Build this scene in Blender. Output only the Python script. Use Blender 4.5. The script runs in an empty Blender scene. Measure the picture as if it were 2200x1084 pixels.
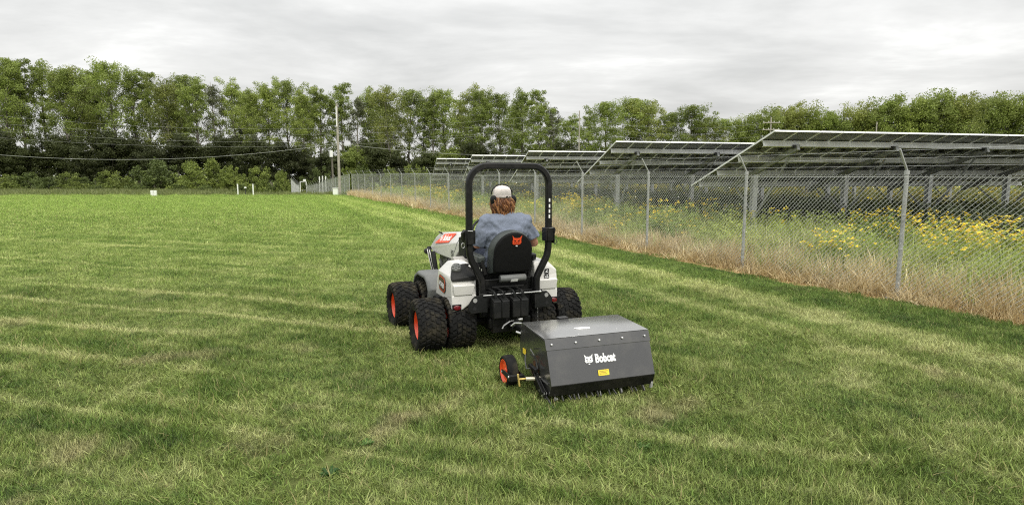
import bpy, bmesh, math, random
import numpy as np
from mathutils import Vector, Matrix, noise as mnoise
R = math.radians
PI = math.pi
sc = bpy.context.scene
COL = sc.collection

# ------------------------------------------------------------------ camera
CAM_H, FPX = 1.82, 1285.0
cd = bpy.data.cameras.new('camera'); cam = bpy.data.objects.new('camera', cd); COL.objects.link(cam)
cam.location = (0, 0, CAM_H)
cam.rotation_euler = (R(90 - 7.36), 0, 0)
cd.sensor_width = 36; cd.lens = FPX / 2200 * 36
cd.clip_start = .05; cd.clip_end = 3000
sc.camera = cam

# ------------------------------------------------------------------ world: overcast sky over a Nishita base
SUN_EL, SUN_AZ = R(52), R(148)      # azimuth clockwise from +Y: behind and to the right of the camera
wd = bpy.data.worlds.new('World'); sc.world = wd; wd.use_nodes = True
nt = wd.node_tree; nt.nodes.clear(); N = nt.nodes; L = nt.links
def nd(tree, t, **kw):
    n = tree.nodes.new(t)
    for k, v in kw.items():
        if k.startswith('i_'): n.inputs[k[2:].replace('_', ' ')].default_value = v
        else: setattr(n, k, v)
    return n
def math_n(tree, op, a, b=None, clamp=False):
    n = tree.nodes.new('ShaderNodeMath'); n.operation = op; n.use_clamp = clamp
    for i, v in enumerate((a, b)):
        if v is None: continue
        if isinstance(v, (int, float)): n.inputs[i].default_value = v
        else: tree.links.new(v, n.inputs[i])
    return n.outputs[0]
def ramp(tree, fac, pts):
    n = tree.nodes.new('ShaderNodeValToRGB'); cr = n.color_ramp
    while len(cr.elements) < len(pts): cr.elements.new(.5)
    for e, (p, c) in zip(cr.elements, pts):
        e.position = p; e.color = (c if len(c) == 4 else (*c, 1)) if not isinstance(c, (int, float)) else (c, c, c, 1)
    tree.links.new(fac, n.inputs[0]); return n.outputs[0]
def mix(tree, fac, a, b, mode='MIX'):
    n = tree.nodes.new('ShaderNodeMix'); n.data_type = 'RGBA'; n.blend_type = mode
    for s, v in ((0, fac), (6, a), (7, b)):
        if isinstance(v, (int, float)): n.inputs[s].default_value = v
        elif isinstance(v, tuple): n.inputs[s].default_value = (*v, 1) if len(v) == 3 else v
        else: tree.links.new(v, n.inputs[s])
    return n.outputs[2]
sky = nd(nt, 'ShaderNodeTexSky', sky_type='NISHITA', sun_disc=False)
sky.sun_elevation = SUN_EL; sky.sun_rotation = SUN_AZ; sky.air_density = 1.5; sky.dust_density = 3
tc = nd(nt, 'ShaderNodeTexCoord')
sp = nd(nt, 'ShaderNodeSeparateXYZ'); L.new(tc.outputs['Generated'], sp.inputs[0])
zc = math_n(nt, 'MAXIMUM', sp.outputs[2], 0.0)
den = math_n(nt, 'ADD', zc, .10)
cx = math_n(nt, 'DIVIDE', sp.outputs[0], den); cy = math_n(nt, 'DIVIDE', sp.outputs[1], den)
cb = nd(nt, 'ShaderNodeCombineXYZ'); L.new(math_n(nt, 'MULTIPLY', cx, .75), cb.inputs[0]); L.new(cy, cb.inputs[1])
n1 = nd(nt, 'ShaderNodeTexNoise', i_Scale=.8, i_Detail=6.0, i_Roughness=.58, i_Distortion=.25); L.new(cb.outputs[0], n1.inputs['Vector'])
n2 = nd(nt, 'ShaderNodeTexNoise', i_Scale=.35, i_Detail=2.0, i_Roughness=.5); L.new(cb.outputs[0], n2.inputs['Vector'])
nn = math_n(nt, 'ADD', math_n(nt, 'MULTIPLY', n1.outputs[0], .62), math_n(nt, 'MULTIPLY', n2.outputs[0], .38))
cl = ramp(nt, nn, [(.36, (.40, .405, .402)), (.46, (.50, .502, .495)), (.55, (.62, .62, .61)), (.65, (.86, .86, .84))])
# brighter towards the horizon haze and towards the zenith (thick overcast)
hz = math_n(nt, 'POWER', math_n(nt, 'SUBTRACT', 1.0, zc), 14.0)
cl = mix(nt, math_n(nt, 'MULTIPLY', hz, .55), cl, (.82, .815, .79))
zen = math_n(nt, 'ADD', .98, math_n(nt, 'MULTIPLY', math_n(nt, 'POWER', zc, 1.3), 2.3))
vm = nd(nt, 'ShaderNodeVectorMath', operation='SCALE'); L.new(cl, vm.inputs[0]); L.new(math_n(nt, 'MULTIPLY', zen, 10.0), vm.inputs['Scale'])
fin = mix(nt, .95, sky.outputs[0], vm.outputs[0])
bg = nd(nt, 'ShaderNodeBackground', i_Strength=.10); L.new(fin, bg.inputs[0])
wo = nd(nt, 'ShaderNodeOutputWorld'); L.new(bg.outputs[0], wo.inputs[0])

sd = bpy.data.lights.new('sun', 'SUN'); sun = bpy.data.objects.new('sun', sd); COL.objects.link(sun)
sd.energy = 1.5; sd.angle = R(10); sd.color = (1, .96, .88)
sv = Vector((math.sin(SUN_AZ) * math.cos(SUN_EL), math.cos(SUN_AZ) * math.cos(SUN_EL), math.sin(SUN_EL)))
sun.rotation_euler = sv.to_track_quat('Z', 'Y').to_euler(); sun.location = (8, -8, 20)
vs = sc.view_settings
vs.view_transform = 'Standard'; vs.look = 'None'; vs.exposure = 0.3; sc.cycles.use_denoising = False; sc.cycles.pixel_filter_type = 'BLACKMAN_HARRIS'; sc.cycles.filter_width = 1.15; vs.gamma = 1; vs.use_curve_mapping = False

# ------------------------------------------------------------------ helpers
def mat(name, col, rough=.6, metal=0, var=.12, vscale=30, bump=0, bscale=120, spec=.5, coat=0, dirt=None, dscale=4, dirt_amt=.5):
    m = bpy.data.materials.new(name); m.use_nodes = True; t = m.node_tree
    b = t.nodes['Principled BSDF']; tcn = nd(t, 'ShaderNodeTexCoord')
    nz = nd(t, 'ShaderNodeTexNoise', i_Scale=float(vscale), i_Detail=4.0, i_Roughness=.6); t.links.new(tcn.outputs['Object'], nz.inputs['Vector'])
    lo = tuple(c * (1 - var) for c in col); hi = tuple(min(1, c * (1 + var)) for c in col)
    c = ramp(t, nz.outputs[0], [(.3, lo), (.7, hi)])
    if dirt:
        nz2 = nd(t, 'ShaderNodeTexNoise', i_Scale=float(dscale), i_Detail=6.0, i_Roughness=.65); t.links.new(tcn.outputs['Object'], nz2.inputs['Vector'])
        c = mix(t, math_n(t, 'MULTIPLY', ramp(t, nz2.outputs[0], [(.48, 0.), (.68, 1.)]), dirt_amt), c, dirt)
    t.links.new(c, b.inputs['Base Color'])
    b.inputs['Roughness'].default_value = rough; b.inputs['Metallic'].default_value = metal
    b.inputs['Specular IOR Level'].default_value = spec; b.inputs['Coat Weight'].default_value = coat; b.inputs['Coat Roughness'].default_value = .15
    t.links.new(math_n(t, 'ADD', rough - .08, math_n(t, 'MULTIPLY', nz.outputs[0], .16)), b.inputs['Roughness'])
    if bump:
        nb = nd(t, 'ShaderNodeTexNoise', i_Scale=float(bscale), i_Detail=3.0); t.links.new(tcn.outputs['Object'], nb.inputs['Vector'])
        bp = nd(t, 'ShaderNodeBump', i_Strength=bump, i_Distance=.01); t.links.new(nb.outputs[0], bp.inputs['Height']); t.links.new(bp.outputs[0], b.inputs['Normal'])
    return m

class MB:
    """collects geometry; build() links it as one mesh object"""
    def __init__(s): s.v = []; s.f = []; s.M = Matrix.Identity(4); s.mi = []; s.cur = 0
    def add(s, vs_, fs):
        o = len(s.v); s.v += [tuple(s.M @ Vector(p)) for p in vs_]; s.f += [tuple(i + o for i in f) for f in fs]; s.mi += [s.cur] * len(fs); return s
    def box(s, c, d, rot=None):
        x, y, z = (k / 2 for k in d); ps = [Vector((a * x, b * y, e * z)) for a in (-1, 1) for b in (-1, 1) for e in (-1, 1)]
        if rot is not None: ps = [rot @ p for p in ps]
        return s.add([p + Vector(c) for p in ps], [(0, 1, 3, 2), (4, 6, 7, 5), (0, 4, 5, 1), (2, 3, 7, 6), (0, 2, 6, 4), (1, 5, 7, 3)])
    def bar(s, a, b, w, h=None, up=(0, 0, 1)):
        a, b = Vector(a), Vector(b); d = b - a; h = h or w; l = d.length; d.normalize()
        u = Vector(up);
        if abs(d.dot(u)) > .98: u = Vector((1, 0, 0))
        x = d.cross(u).normalized(); z = x.cross(d)
        return s.box((a + b) / 2, (w, l, h), Matrix((x, d, z)).transposed())
    def tube(s, pts, r, n=8, caps=True, closed=False):
        pts = [Vector(p) for p in pts]; m = len(pts); rr = r if isinstance(r, (list, tuple)) else [r] * m
        vs_ = []; fs = []; pu = None
        for i, p in enumerate(pts):
            if closed: d = pts[(i + 1) % m] - pts[i - 1]
            else: d = pts[min(i + 1, m - 1)] - pts[max(i - 1, 0)]
            if d.length < 1e-9: d = Vector((0, 0, 1))
            d.normalize()
            if pu is None:
                pu = d.orthogonal().normalized()
            pu = (pu - d * pu.dot(d))
            pu = pu.normalized() if pu.length > 1e-6 else d.orthogonal().normalized()
            w = d.cross(pu)
            for k in range(n):
                a = 2 * PI * (k + .5) / n; vs_.append(p + (pu * math.cos(a) + w * math.sin(a)) * rr[i])
        for i in range(m if closed else m - 1):
            j = (i + 1) % m
            for k in range(n):
                fs.append((i * n + k, i * n + (k + 1) % n, j * n + (k + 1) % n, j * n + k))
        if caps and not closed: fs += [tuple(range(n - 1, -1, -1)), tuple(range((m - 1) * n, m * n))]
        return s.add(vs_, fs)
    def cyl(s, a, b, r, n=16, r2=None): return s.tube([a, b], [r, r if r2 is None else r2], n)
    def lathe(s, prof, axis='x', n=32, c=(0, 0, 0)):
        """prof: (along axis, radius)"""
        vs_ = []; fs = []; m = len(prof)
        for (a, r) in prof:
            for k in range(n):
                t = 2 * PI * k / n; p = {'x': (a, r * math.cos(t), r * math.sin(t)), 'z': (r * math.cos(t), r * math.sin(t), a), 'y': (r * math.sin(t), a, r * math.cos(t))}[axis]
                vs_.append((p[0] + c[0], p[1] + c[1], p[2] + c[2]))
        for i in range(m - 1):
            for k in range(n): fs.append((i * n + k, i * n + (k + 1) % n, (i + 1) * n + (k + 1) % n, (i + 1) * n + k))
        return s.add(vs_, fs)
    def hull(s, pts):
        bm = bmesh.new()
        for p in pts: bm.verts.new(p)
        r = bmesh.ops.convex_hull(bm, input=bm.verts)
        bmesh.ops.dissolve_limit(bm, angle_limit=R(1), verts=bm.verts, edges=bm.edges)
        loose = [v for v in bm.verts if not v.link_faces]; bmesh.ops.delete(bm, geom=loose, context='VERTS')
        bm.verts.index_update()
        s.add([v.co for v in bm.verts], [[v.index for v in f.verts] for f in bm.faces]); bm.free(); return s
    def prism(s, poly, a, b):
        """poly: list of 3D points (planar); a->b offset vectors"""
        n = len(poly); a, b = Vector(a), Vector(b)
        return s.add([Vector(p) + a for p in poly] + [Vector(p) + b for p in poly], [tuple(range(n - 1, -1, -1)), tuple(range(n, 2 * n))] + [(i, (i + 1) % n, n + (i + 1) % n, n + i) for i in range(n)])
    def mesh(s, name, m, smooth=None):
        me = bpy.data.meshes.new(name); me.from_pydata(s.v, [], s.f)
        for k in (m if isinstance(m, (list, tuple)) else [m]): me.materials.append(k)
        if any(s.mi): me.polygons.foreach_set('material_index', s.mi)
        bm = bmesh.new(); bm.from_mesh(me); bmesh.ops.recalc_face_normals(bm, faces=bm.faces); bm.to_mesh(me); bm.free()
        if smooth is not None:
            me.polygons.foreach_set('use_smooth', [True] * len(me.polygons)); me.set_sharp_from_angle(angle=R(smooth))
        return me
    def build(s, name, m, parent=None, bevel=0, smooth=None, label=None, seg=2):
        me = s.mesh(name, m, smooth); o = bpy.data.objects.new(name, me); COL.objects.link(o)
        if parent: o.parent = parent
        if bevel:
            md = o.modifiers.new('bevel', 'BEVEL'); md.width = bevel; md.segments = seg; md.limit_method = 'ANGLE'; md.angle_limit = R(28)
            me.polygons.foreach_set('use_smooth', [True] * len(me.polygons)); me.set_sharp_from_angle(angle=R(40)); md.harden_normals = False
        if label: o['label'] = label
        return o
def part(name, me, parent, loc=(0, 0, 0), rot=(0, 0, 0)):
    o = bpy.data.objects.new(name, me); COL.objects.link(o); o.parent = parent; o.location = loc; o.rotation_euler = rot; return o
def tag(o, label=None, cat=None, group=None, kind=None):
    if label: o['label'] = label
    if cat: o['category'] = cat
    if group: o['group'] = group
    if kind: o['kind'] = kind
    return o
def thing(name, label, cat, loc=(0, 0, 0), rz=0, group=None, scale=None):
    o = bpy.data.objects.new(name, None); COL.objects.link(o); o.location = loc; o.rotation_euler = (0, 0, rz); o.empty_display_size = .2
    if scale: o.scale = scale
    return tag(o, label, cat, group)
def arc(cx_, cz_, r, a0, a1, n):
    return [(cx_ + r * math.cos(R(a0 + (a1 - a0) * i / n)), cz_ + r * math.sin(R(a0 + (a1 - a0) * i / n))) for i in range(n + 1)]

rng = np.random.default_rng(7)
random.seed(11)
def sstep(a, b, x): t = np.clip((x - a) / (b - a), 0, 1); return t * t * (3 - 2 * t)
def tz(x, y):
    """terrain height: flat field that dips beyond 50 m, with faint bumps"""
    x = np.asarray(x, float); y = np.asarray(y, float)
    b = .018 * np.sin(x * .9 + 1.3 * np.sin(y * .31)) * np.sin(y * .63 + .8) + .012 * np.sin(x * 2.1 + y * 1.3)
    near = sstep(1.5, 4.5, np.hypot(x - .2, y - 6.1))
    drop = .65 + .95 * sstep(-46, -37, x + .25 * (94 - y) * (y < 94))
    return -drop * sstep(50, 95, y) + b * near

# fence line, from fits to the photograph
F0 = np.array([5.735, 8.76]); FA = .42; FD = np.array([-math.sin(FA), math.cos(FA)]); FNo = np.array([-math.cos(FA), -math.sin(FA)])  # FNo: outward, to the lawn
BAY = 3.05; NB = 16; FH = 1.87
CORNER = F0 + FD * BAY * NB
GATE = np.array([-32.6, 94.0]); WING = np.array([-24.2, 66.0])
def fdist(x, y):
    """signed distance to the fence line, positive inside the solar field"""
    return -((np.asarray(x) - F0[0]) * FNo[0] + (np.asarray(y) - F0[1]) * FNo[1])

# ------------------------------------------------------------------ lawn colour, shared by ground and blades
def lawn_group():
    g = bpy.data.node_groups.new('lawn_colour', 'ShaderNodeTree')
    g.interface.new_socket('Color', in_out='OUTPUT', socket_type='NodeSocketColor')
    out = g.nodes.new('NodeGroupOutput')
    geo = nd(g, 'ShaderNodeNewGeometry')
    s = nd(g, 'ShaderNodeSeparateXYZ'); g.links.new(geo.outputs['Position'], s.inputs[0])
    X, Y = s.outputs[0], s.outputs[1]
    def lin(a, b, c0=0.): return math_n(g, 'ADD', math_n(g, 'ADD', math_n(g, 'MULTIPLY', X, a), math_n(g, 'MULTIPLY', Y, b)), c0)
    def nz(u, v, sc_=1., det=3., ro=.55, w=0.):
        c = nd(g, 'ShaderNodeCombineXYZ', i_Z=w)
        g.links.new(u, c.inputs[0]); g.links.new(v, c.inputs[1])
        n = nd(g, 'ShaderNodeTexNoise', i_Scale=sc_, i_Detail=det, i_Roughness=ro); g.links.new(c.outputs[0], n.inputs['Vector']); return n.outputs[0]
    # mowing streaks: across the field on the left, along the fence on the right
    fd = lin(float(FNo[0]), float(FNo[1]), -float(F0 @ FNo))         # distance out from the fence
    al = lin(float(FD[0]), float(FD[1]))
    wob = math_n(g, 'MULTIPLY', math_n(g, 'SUBTRACT', nz(X, Y, .16, 2., .5, 3.), .5), 1.9)
    u1 = math_n(g, 'MULTIPLY', lin(.955, -.29), .10); v1 = math_n(g, 'ADD', math_n(g, 'MULTIPLY', lin(.29, .955), 1.7), wob)
    u2 = math_n(g, 'MULTIPLY', al, .07); v2 = math_n(g, 'ADD', math_n(g, 'MULTIPLY', fd, .95), math_n(g, 'MULTIPLY', wob, .25))
    s1 = nz(u1, v1, 1.5, 3.5, .68); s2 = nz(u2, v2, .9, 2.0, .5, 7.)
    m = ramp(g, math_n(g, 'MULTIPLY', fd, .1), [(.42, 0.), (.62, 1.)])
    ph = math_n(g, 'FRACT', math_n(g, 'MULTIPLY', v1, .62)); rd = math_n(g, 'ABSOLUTE', math_n(g, 'SUBTRACT', ph, .5))
    thin = math_n(g, 'MULTIPLY', ramp(g, rd, [(.0, 1.), (.13, 0.)]), ramp(g, nz(u1, v1, .9, 2., .5, 23.), [(.42, 0.), (.58, 1.)]))
    thin = math_n(g, 'MULTIPLY', thin, m)
    st = mix(g, m, s2, s1)
    streak = ramp(g, st, [(.36, 0.), (.62, 1.)])
    patch = nz(X, Y, 1.6, 4., .70, 11.)
    fine = nz(X, Y, 5.5, 3., .6, 17.)
    # two straight pale lines parallel to the fence and a darker uncut verge beside it
    def band(c0, w):
        d = math_n(g, 'ABSOLUTE', math_n(g, 'SUBTRACT', math_n(g, 'ADD', fd, math_n(g, 'MULTIPLY', wob, .12)), c0)); return ramp(g, math_n(g, 'DIVIDE', d, w), [(.35, 1.), (1., 0.)])
    ln = math_n(g, 'MAXIMUM', band(2.1, .50), math_n(g, 'MULTIPLY', band(3.15, .30), .7))
    val = math_n(g, 'ADD', math_n(g, 'ADD', .075, math_n(g, 'MULTIPLY', streak, .14)), math_n(g, 'MULTIPLY', patch, .68))
    val = math_n(g, 'ADD', val, math_n(g, 'MULTIPLY', fine, .44))
    val = math_n(g, 'ADD', val, math_n(g, 'MULTIPLY', ln, .19))
    val = math_n(g, 'ADD', val, math_n(g, 'MULTIPLY', thin, .25))
    verge = ramp(g, math_n(g, 'MULTIPLY', fd, .5), [(.1, 1.), (.85, 0.)])
    val = math_n(g, 'SUBTRACT', val, math_n(g, 'MULTIPLY', verge, .12))
    far = ramp(g, math_n(g, 'MULTIPLY', Y, 1 / 60.), [(.08, 0.), (.6, 1.)])
    col = ramp(g, val, [(.44, (.045, .088, .017)), (.60, (.120, .190, .036)), (.76, (.250, .315, .085)), (.94, (.50, .52, .23))])
    farc = ramp(g, val, [(.42, (.145, .245, .040)), (.66, (.255, .370, .075)), (.92, (.42, .51, .15))])
    col = mix(g, far, col, farc)
    dry = ramp(g, nz(X, Y, .85, 3., .6, 29.), [(.60, 0.), (.70, 1.)])
    dry = math_n(g, 'MULTIPLY', dry, ramp(g, math_n(g, 'MULTIPLY', Y, .1), [(.45, .75), (1., .12)]))
    col = mix(g, dry, col, (.42, .37, .20))
    rough = ramp(g, math_n(g, 'MULTIPLY', Y, .01), [(.60, 0.), (.66, 1.)])
    col = mix(g, rough, col, mix(g, fine, (.13, .17, .04), (.22, .26, .08)))
    g.links.new(col, out.inputs[0]); return g
LG = lawn_group()
def foliage_mat(name, base=None, tip=None, lawn=False, trans=.35, rand=.5, rough=.55, posvar=None):
    m = bpy.data.materials.new(name); m.use_nodes = True; t = m.node_tree; t.nodes.clear()
    geo = nd(t, 'ShaderNodeNewGeometry'); rp = geo.outputs['Random Per Island']
    if lawn:
        gn = nd(t, 'ShaderNodeGroup'); gn.node_tree = LG
        k = math_n(t, 'ADD', 1 - rand / 2, math_n(t, 'MULTIPLY', rp, rand))
        v = nd(t, 'ShaderNodeVectorMath', operation='SCALE'); t.links.new(gn.outputs[0], v.inputs[0]); t.links.new(k, v.inputs['Scale'])
        c = v.outputs[0]
        c = mix(t, ramp(t, rp, [(.92, 0.), (.96, 1.)]), c, tip or (.34, .31, .13))
    else:
        c = mix(t, rp, base, tip)
        if posvar:
            nz = nd(t, 'ShaderNodeTexNoise', i_Scale=posvar[0], i_Detail=2.0); t.links.new(geo.outputs['Position'], nz.inputs['Vector'])
            c = mix(t, ramp(t, nz.outputs[0], [(.38, 0.), (.62, 1.)]), c, posvar[1])
        oi = nd(t, 'ShaderNodeObjectInfo')
        k = math_n(t, 'ADD', .82, math_n(t, 'MULTIPLY', oi.outputs['Random'], .36))
        v = nd(t, 'ShaderNodeVectorMath', operation='SCALE'); t.links.new(c, v.inputs[0]); t.links.new(k, v.inputs['Scale']); c = v.outputs[0]
    b = nd(t, 'ShaderNodeBsdfPrincipled'); b.inputs['Roughness'].default_value = rough; b.inputs['Specular IOR Level'].default_value = .3
    tr = nd(t, 'ShaderNodeBsdfTranslucent'); t.links.new(c, b.inputs['Base Color']); t.links.new(c, tr.inputs[0])
    mx = nd(t, 'ShaderNodeMixShader', i_Fac=trans); t.links.new(b.outputs[0], mx.inputs[1]); t.links.new(tr.outputs[0], mx.inputs[2])
    o = nd(t, 'ShaderNodeOutputMaterial'); t.links.new(mx.outputs[0], o.inputs[0]); return m

# ------------------------------------------------------------------ ground
def ground_sheet(name, xs, ys, m, dz=0., mask=None):
    nx, ny = len(xs), len(ys); Xg, Yg = np.meshgrid(xs, ys); Z = tz(Xg, Yg) + dz
    v = np.stack([Xg, Yg, Z], -1).reshape(-1, 3)
    f = [(j * nx + i, j * nx + i + 1, (j + 1) * nx + i + 1, (j + 1) * nx + i) for j in range(ny - 1) for i in range(nx - 1)]
    me = bpy.data.meshes.new(name); me.from_pydata(v.tolist(), [], f); me.materials.append(m)
    me.polygons.foreach_set('use_smooth', [True] * len(f)); o = bpy.data.objects.new(name, me); COL.objects.link(o); tag(o, kind='structure'); return o
gm = bpy.data.materials.new('lawn'); gm.use_nodes = True; t = gm.node_tree; b = t.nodes['Principled BSDF']
gn = nd(t, 'ShaderNodeGroup'); gn.node_tree = LG; geo = nd(t, 'ShaderNodeNewGeometry')
nz = nd(t, 'ShaderNodeTexNoise', i_Scale=38., i_Detail=4., i_Roughness=.7); t.links.new(geo.outputs['Position'], nz.inputs['Vector'])
sy = nd(t, 'ShaderNodeSeparateXYZ'); t.links.new(geo.outputs['Position'], sy.inputs[0])
soil = mix(t, nz.outputs[0], (.045, .038, .02), (.10, .085, .04))
nearf = ramp(t, math_n(t, 'MULTIPLY', sy.outputs[1], 1 / 40.), [(.15, .45), (.7, 1.)])
t.links.new(mix(t, nearf, soil, mix(t, .25, gn.outputs[0], mix(t, nz.outputs[0], (.05, .08, .02), (.22, .27, .09)))), b.inputs['Base Color'])
b.inputs['Roughness'].default_value = .95; b.inputs['Specular IOR Level'].default_value = .1
bp = nd(t, 'ShaderNodeBump', i_Strength=.6, i_Distance=.05); t.links.new(nz.outputs[0], bp.inputs['Height']); t.links.new(bp.outputs[0], b.inputs['Normal'])
xs = np.concatenate([np.linspace(-1500, -160, 12), np.linspace(-150, -20, 40), np.linspace(-19.5, 19.5, 79), np.linspace(20, 150, 40), np.linspace(160, 1500, 12)])
ys = np.concatenate([np.linspace(-60, -4, 8), np.linspace(-3, 30, 67), np.linspace(31, 150, 100), np.linspace(160, 2500, 20)])
ground_sheet('lawn_ground', xs, ys, gm)

def strip(name, m, o0, o1, dz, s0=-14, s1=NB * BAY, n=220, jit=.06):
    v = []; f = []
    for i in range(n + 1):
        s = s0 + (s1 - s0) * i / n
        for k, o in enumerate((o0, (o0 + o1) / 2, o1)):
            j = 0 if k == 1 else jit * (mnoise.noise(Vector((s * 1.7, k * 9., 0))) + .6 * mnoise.noise(Vector((s * 6., k * 5., 3))))
            p = F0 + FD * s + FNo * (o + j); v.append((p[0], p[1], float(tz(p[0], p[1])) + dz))
    for i in range(n):
        for k in (0, 1): a = i * 3 + k; f.append((a, a + 1, a + 4, a + 3))
    me = bpy.data.meshes.new(name); me.from_pydata(v, [], f); me.materials.append(m); o = bpy.data.objects.new(name, me); COL.objects.link(o); return o
m_dead = mat('dead_grass_soil', (.37, .255, .12), .95, var=.45, vscale=22, bump=.8, bscale=60, spec=.05, dirt=(.50, .37, .18), dscale=9)
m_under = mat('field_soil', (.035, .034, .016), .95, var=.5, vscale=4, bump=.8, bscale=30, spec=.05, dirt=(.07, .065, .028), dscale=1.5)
tag(strip('dead_grass_verge', m_dead, .42, -1.2, .008), kind='structure')
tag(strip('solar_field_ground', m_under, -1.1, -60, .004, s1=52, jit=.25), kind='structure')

# ------------------------------------------------------------------ scatter (geometry nodes over a cloud of points)
def proto_col(name, meshes):
    c = bpy.data.collections.new(name)
    for i, me in enumerate(meshes):
        o = bpy.data.objects.new('%s_%02d' % (me.name, i), me); c.objects.link(o)
    return c
def scatter(name, pts, rot, scl, idx, col, label, cat):
    me = bpy.data.meshes.new(name); me.vertices.add(len(pts)); me.vertices.foreach_set('co', np.asarray(pts, np.float32).ravel())
    a = me.attributes.new('rot', 'FLOAT_VECTOR', 'POINT'); a.data.foreach_set('vector', np.asarray(rot, np.float32).ravel())
    a = me.attributes.new('scl', 'FLOAT_VECTOR', 'POINT'); a.data.foreach_set('vector', np.asarray(scl, np.float32).ravel())
    a = me.attributes.new('idx', 'INT', 'POINT'); a.data.foreach_set('value', np.asarray(idx, np.int32))
    o = bpy.data.objects.new(name, me); COL.objects.link(o)
    g = bpy.data.node_groups.new(name, 'GeometryNodeTree')
    g.interface.new_socket('Geometry', in_out='INPUT', socket_type='NodeSocketGeometry'); g.interface.new_socket('Geometry', in_out='OUTPUT', socket_type='NodeSocketGeometry')
    gi = g.nodes.new('NodeGroupInput'); go = g.nodes.new('NodeGroupOutput')
    mp = g.nodes.new('GeometryNodeMeshToPoints')
    ip = g.nodes.new('GeometryNodeInstanceOnPoints'); ci = g.nodes.new('GeometryNodeCollectionInfo')
    ci.inputs['Collection'].default_value = col; ci.inputs['Separate Children'].default_value = True; ci.inputs['Reset Children'].default_value = True
    ip.inputs['Pick Instance'].default_value = True
    def at(n, t): x = g.nodes.new('GeometryNodeInputNamedAttribute'); x.data_type = t; x.inputs['Name'].default_value = n; return x.outputs[0]
    g.links.new(gi.outputs[0], mp.inputs[0]); g.links.new(mp.outputs[0], ip.inputs['Points']); g.links.new(ci.outputs[0], ip.inputs['Instance'])
    g.links.new(at('idx', 'INT'), ip.inputs['Instance Index']); g.links.new(at('rot', 'FLOAT_VECTOR'), ip.inputs['Rotation']); g.links.new(at('scl', 'FLOAT_VECTOR'), ip.inputs['Scale'])
    g.links.new(ip.outputs[0], go.inputs[0])
    md = o.modifiers.new('scatter', 'NODES'); md.node_group = g
    return tag(o, label, cat, kind='stuff')
def blade_tuft(name, m, n, rad, h0, h1, w, lean=.5, seg=3, curl=.6, seed=0):
    r = random.Random(seed); mb = MB()
    for _ in range(n):
        a = r.uniform(0, 2 * PI); d = rad * math.sqrt(r.random()); bx_, by = d * math.cos(a), d * math.sin(a)
        h = r.uniform(h0, h1); la = r.uniform(0, 2 * PI); ln = r.uniform(.1, lean) ; ww = w * r.uniform(.7, 1.3)
        sx, sy_ = -math.sin(la + r.uniform(-.6, .6)), math.cos(la + r.uniform(-.6, .6)); vs_ = []; fs = []
        for k in range(seg + 1):
            q = k / seg; off = h * (ln * q + curl * r.uniform(.6, 1.2) * ln * q * q); z = h * (q - .35 * ln * q * q) - .004
            cx_, cy_ = bx_ + math.cos(la) * off, by + math.sin(la) * off; wk = ww * (1 - q ** 1.6) * .5
            if k < seg: vs_ += [(cx_ - sx * wk, cy_ - sy_ * wk, z), (cx_ + sx * wk, cy_ + sy_ * wk, z)]
            else: vs_.append((cx_, cy_, z))
        for k in range(seg - 1): fs.append((2 * k, 2 * k + 1, 2 * k + 3, 2 * k + 2))
        fs.append((2 * seg - 2, 2 * seg - 1, 2 * seg)); mb.add(vs_, fs)
    me = bpy.data.meshes.new(name); me.from_pydata(mb.v, [], mb.f)
    for k in (m if isinstance(m, (list, tuple)) else [m]): me.materials.append(k)
    return me
m_blade = foliage_mat('grass_blade', lawn=True, trans=.3, rand=1.4)
NEAR = proto_col('near_tufts', [blade_tuft('tuft', m_blade, 42, .074, .020, .058, .0042, .9, 3, seed=i) for i in range(8)])
MID = proto_col('mid_tufts', [blade_tuft('tuft', m_blade, 54, .17, .022, .048, .0068, .8, 2, seed=20 + i) for i in range(6)])
FAR = proto_col('far_tufts', [blade_tuft('tuft', m_blade, 74, .42, .030, .062, .013, .6, 2, seed=40 + i) for i in range(5)])
def frustum_pts(d0, d1, dens, mfac=.93, side=1.2):
    A = (d1 - d0) * 2 * (d1 * mfac + side); n = int(A * dens)
    y = rng.uniform(d0, d1, n); x = rng.uniform(-1, 1, n) * (d1 * mfac + side)
    k = np.abs(x) < y * mfac + side; return x[k], y[k]
def lay(x, y, s0, s1, nproto, tilt=.35):
    n = len(x); fl = np.sin(x * 1.3 + 2 * np.sin(y * .9)) * 2.5 + np.sin(y * 2.1 + x * .7) * 1.6
    amt = tilt * (.5 + .5 * np.sin(x * 2.3 + y * 1.9 + 1.5 * np.sin(x * .8)))
    rot = np.stack([amt * np.cos(fl) + rng.normal(0, .1, n), amt * np.sin(fl) + rng.normal(0, .1, n), rng.uniform(-PI, PI, n)], -1)
    s = rng.uniform(s0, s1, n); hv = s * (.8 + .45 * (.5 + .5 * np.sin(x * 1.9 - y * 1.1 + 2 * np.sin(y * 1.7 + x))))
    return np.stack([x, y, tz(x, y)], -1), rot, np.stack([s, s, hv], -1), rng.integers(0, nproto, n)
def lawn_only(x, y, edge=.36):
    e = edge + .07 * np.sin(x * 5.1) + .05 * np.sin(y * 9.7)
    k = fdist(x, y) < -e; return x[k], y[k]
x, y = lawn_only(*frustum_pts(2.2, 9.5, 560))
bare = (np.sin(x * 1.7 + 3.1) * np.sin(y * 2.3 + x * .6) + .35 * np.sin(x * 6.1 + y * 4.3)) > 1.08
k = ~bare | (rng.random(len(x)) < .35); x, y = x[k], y[k]
scatter('lawn_grass', *lay(x, y, .75, 1.3, 8, .62), NEAR, 'short green lawn grass with yellowish tips in the foreground', 'grass')
x, y = lawn_only(*frustum_pts(9.2, 30, 105)); k = rng.random(len(x)) < 1 - sstep(15, 30, y); x, y = x[k], y[k]
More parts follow.
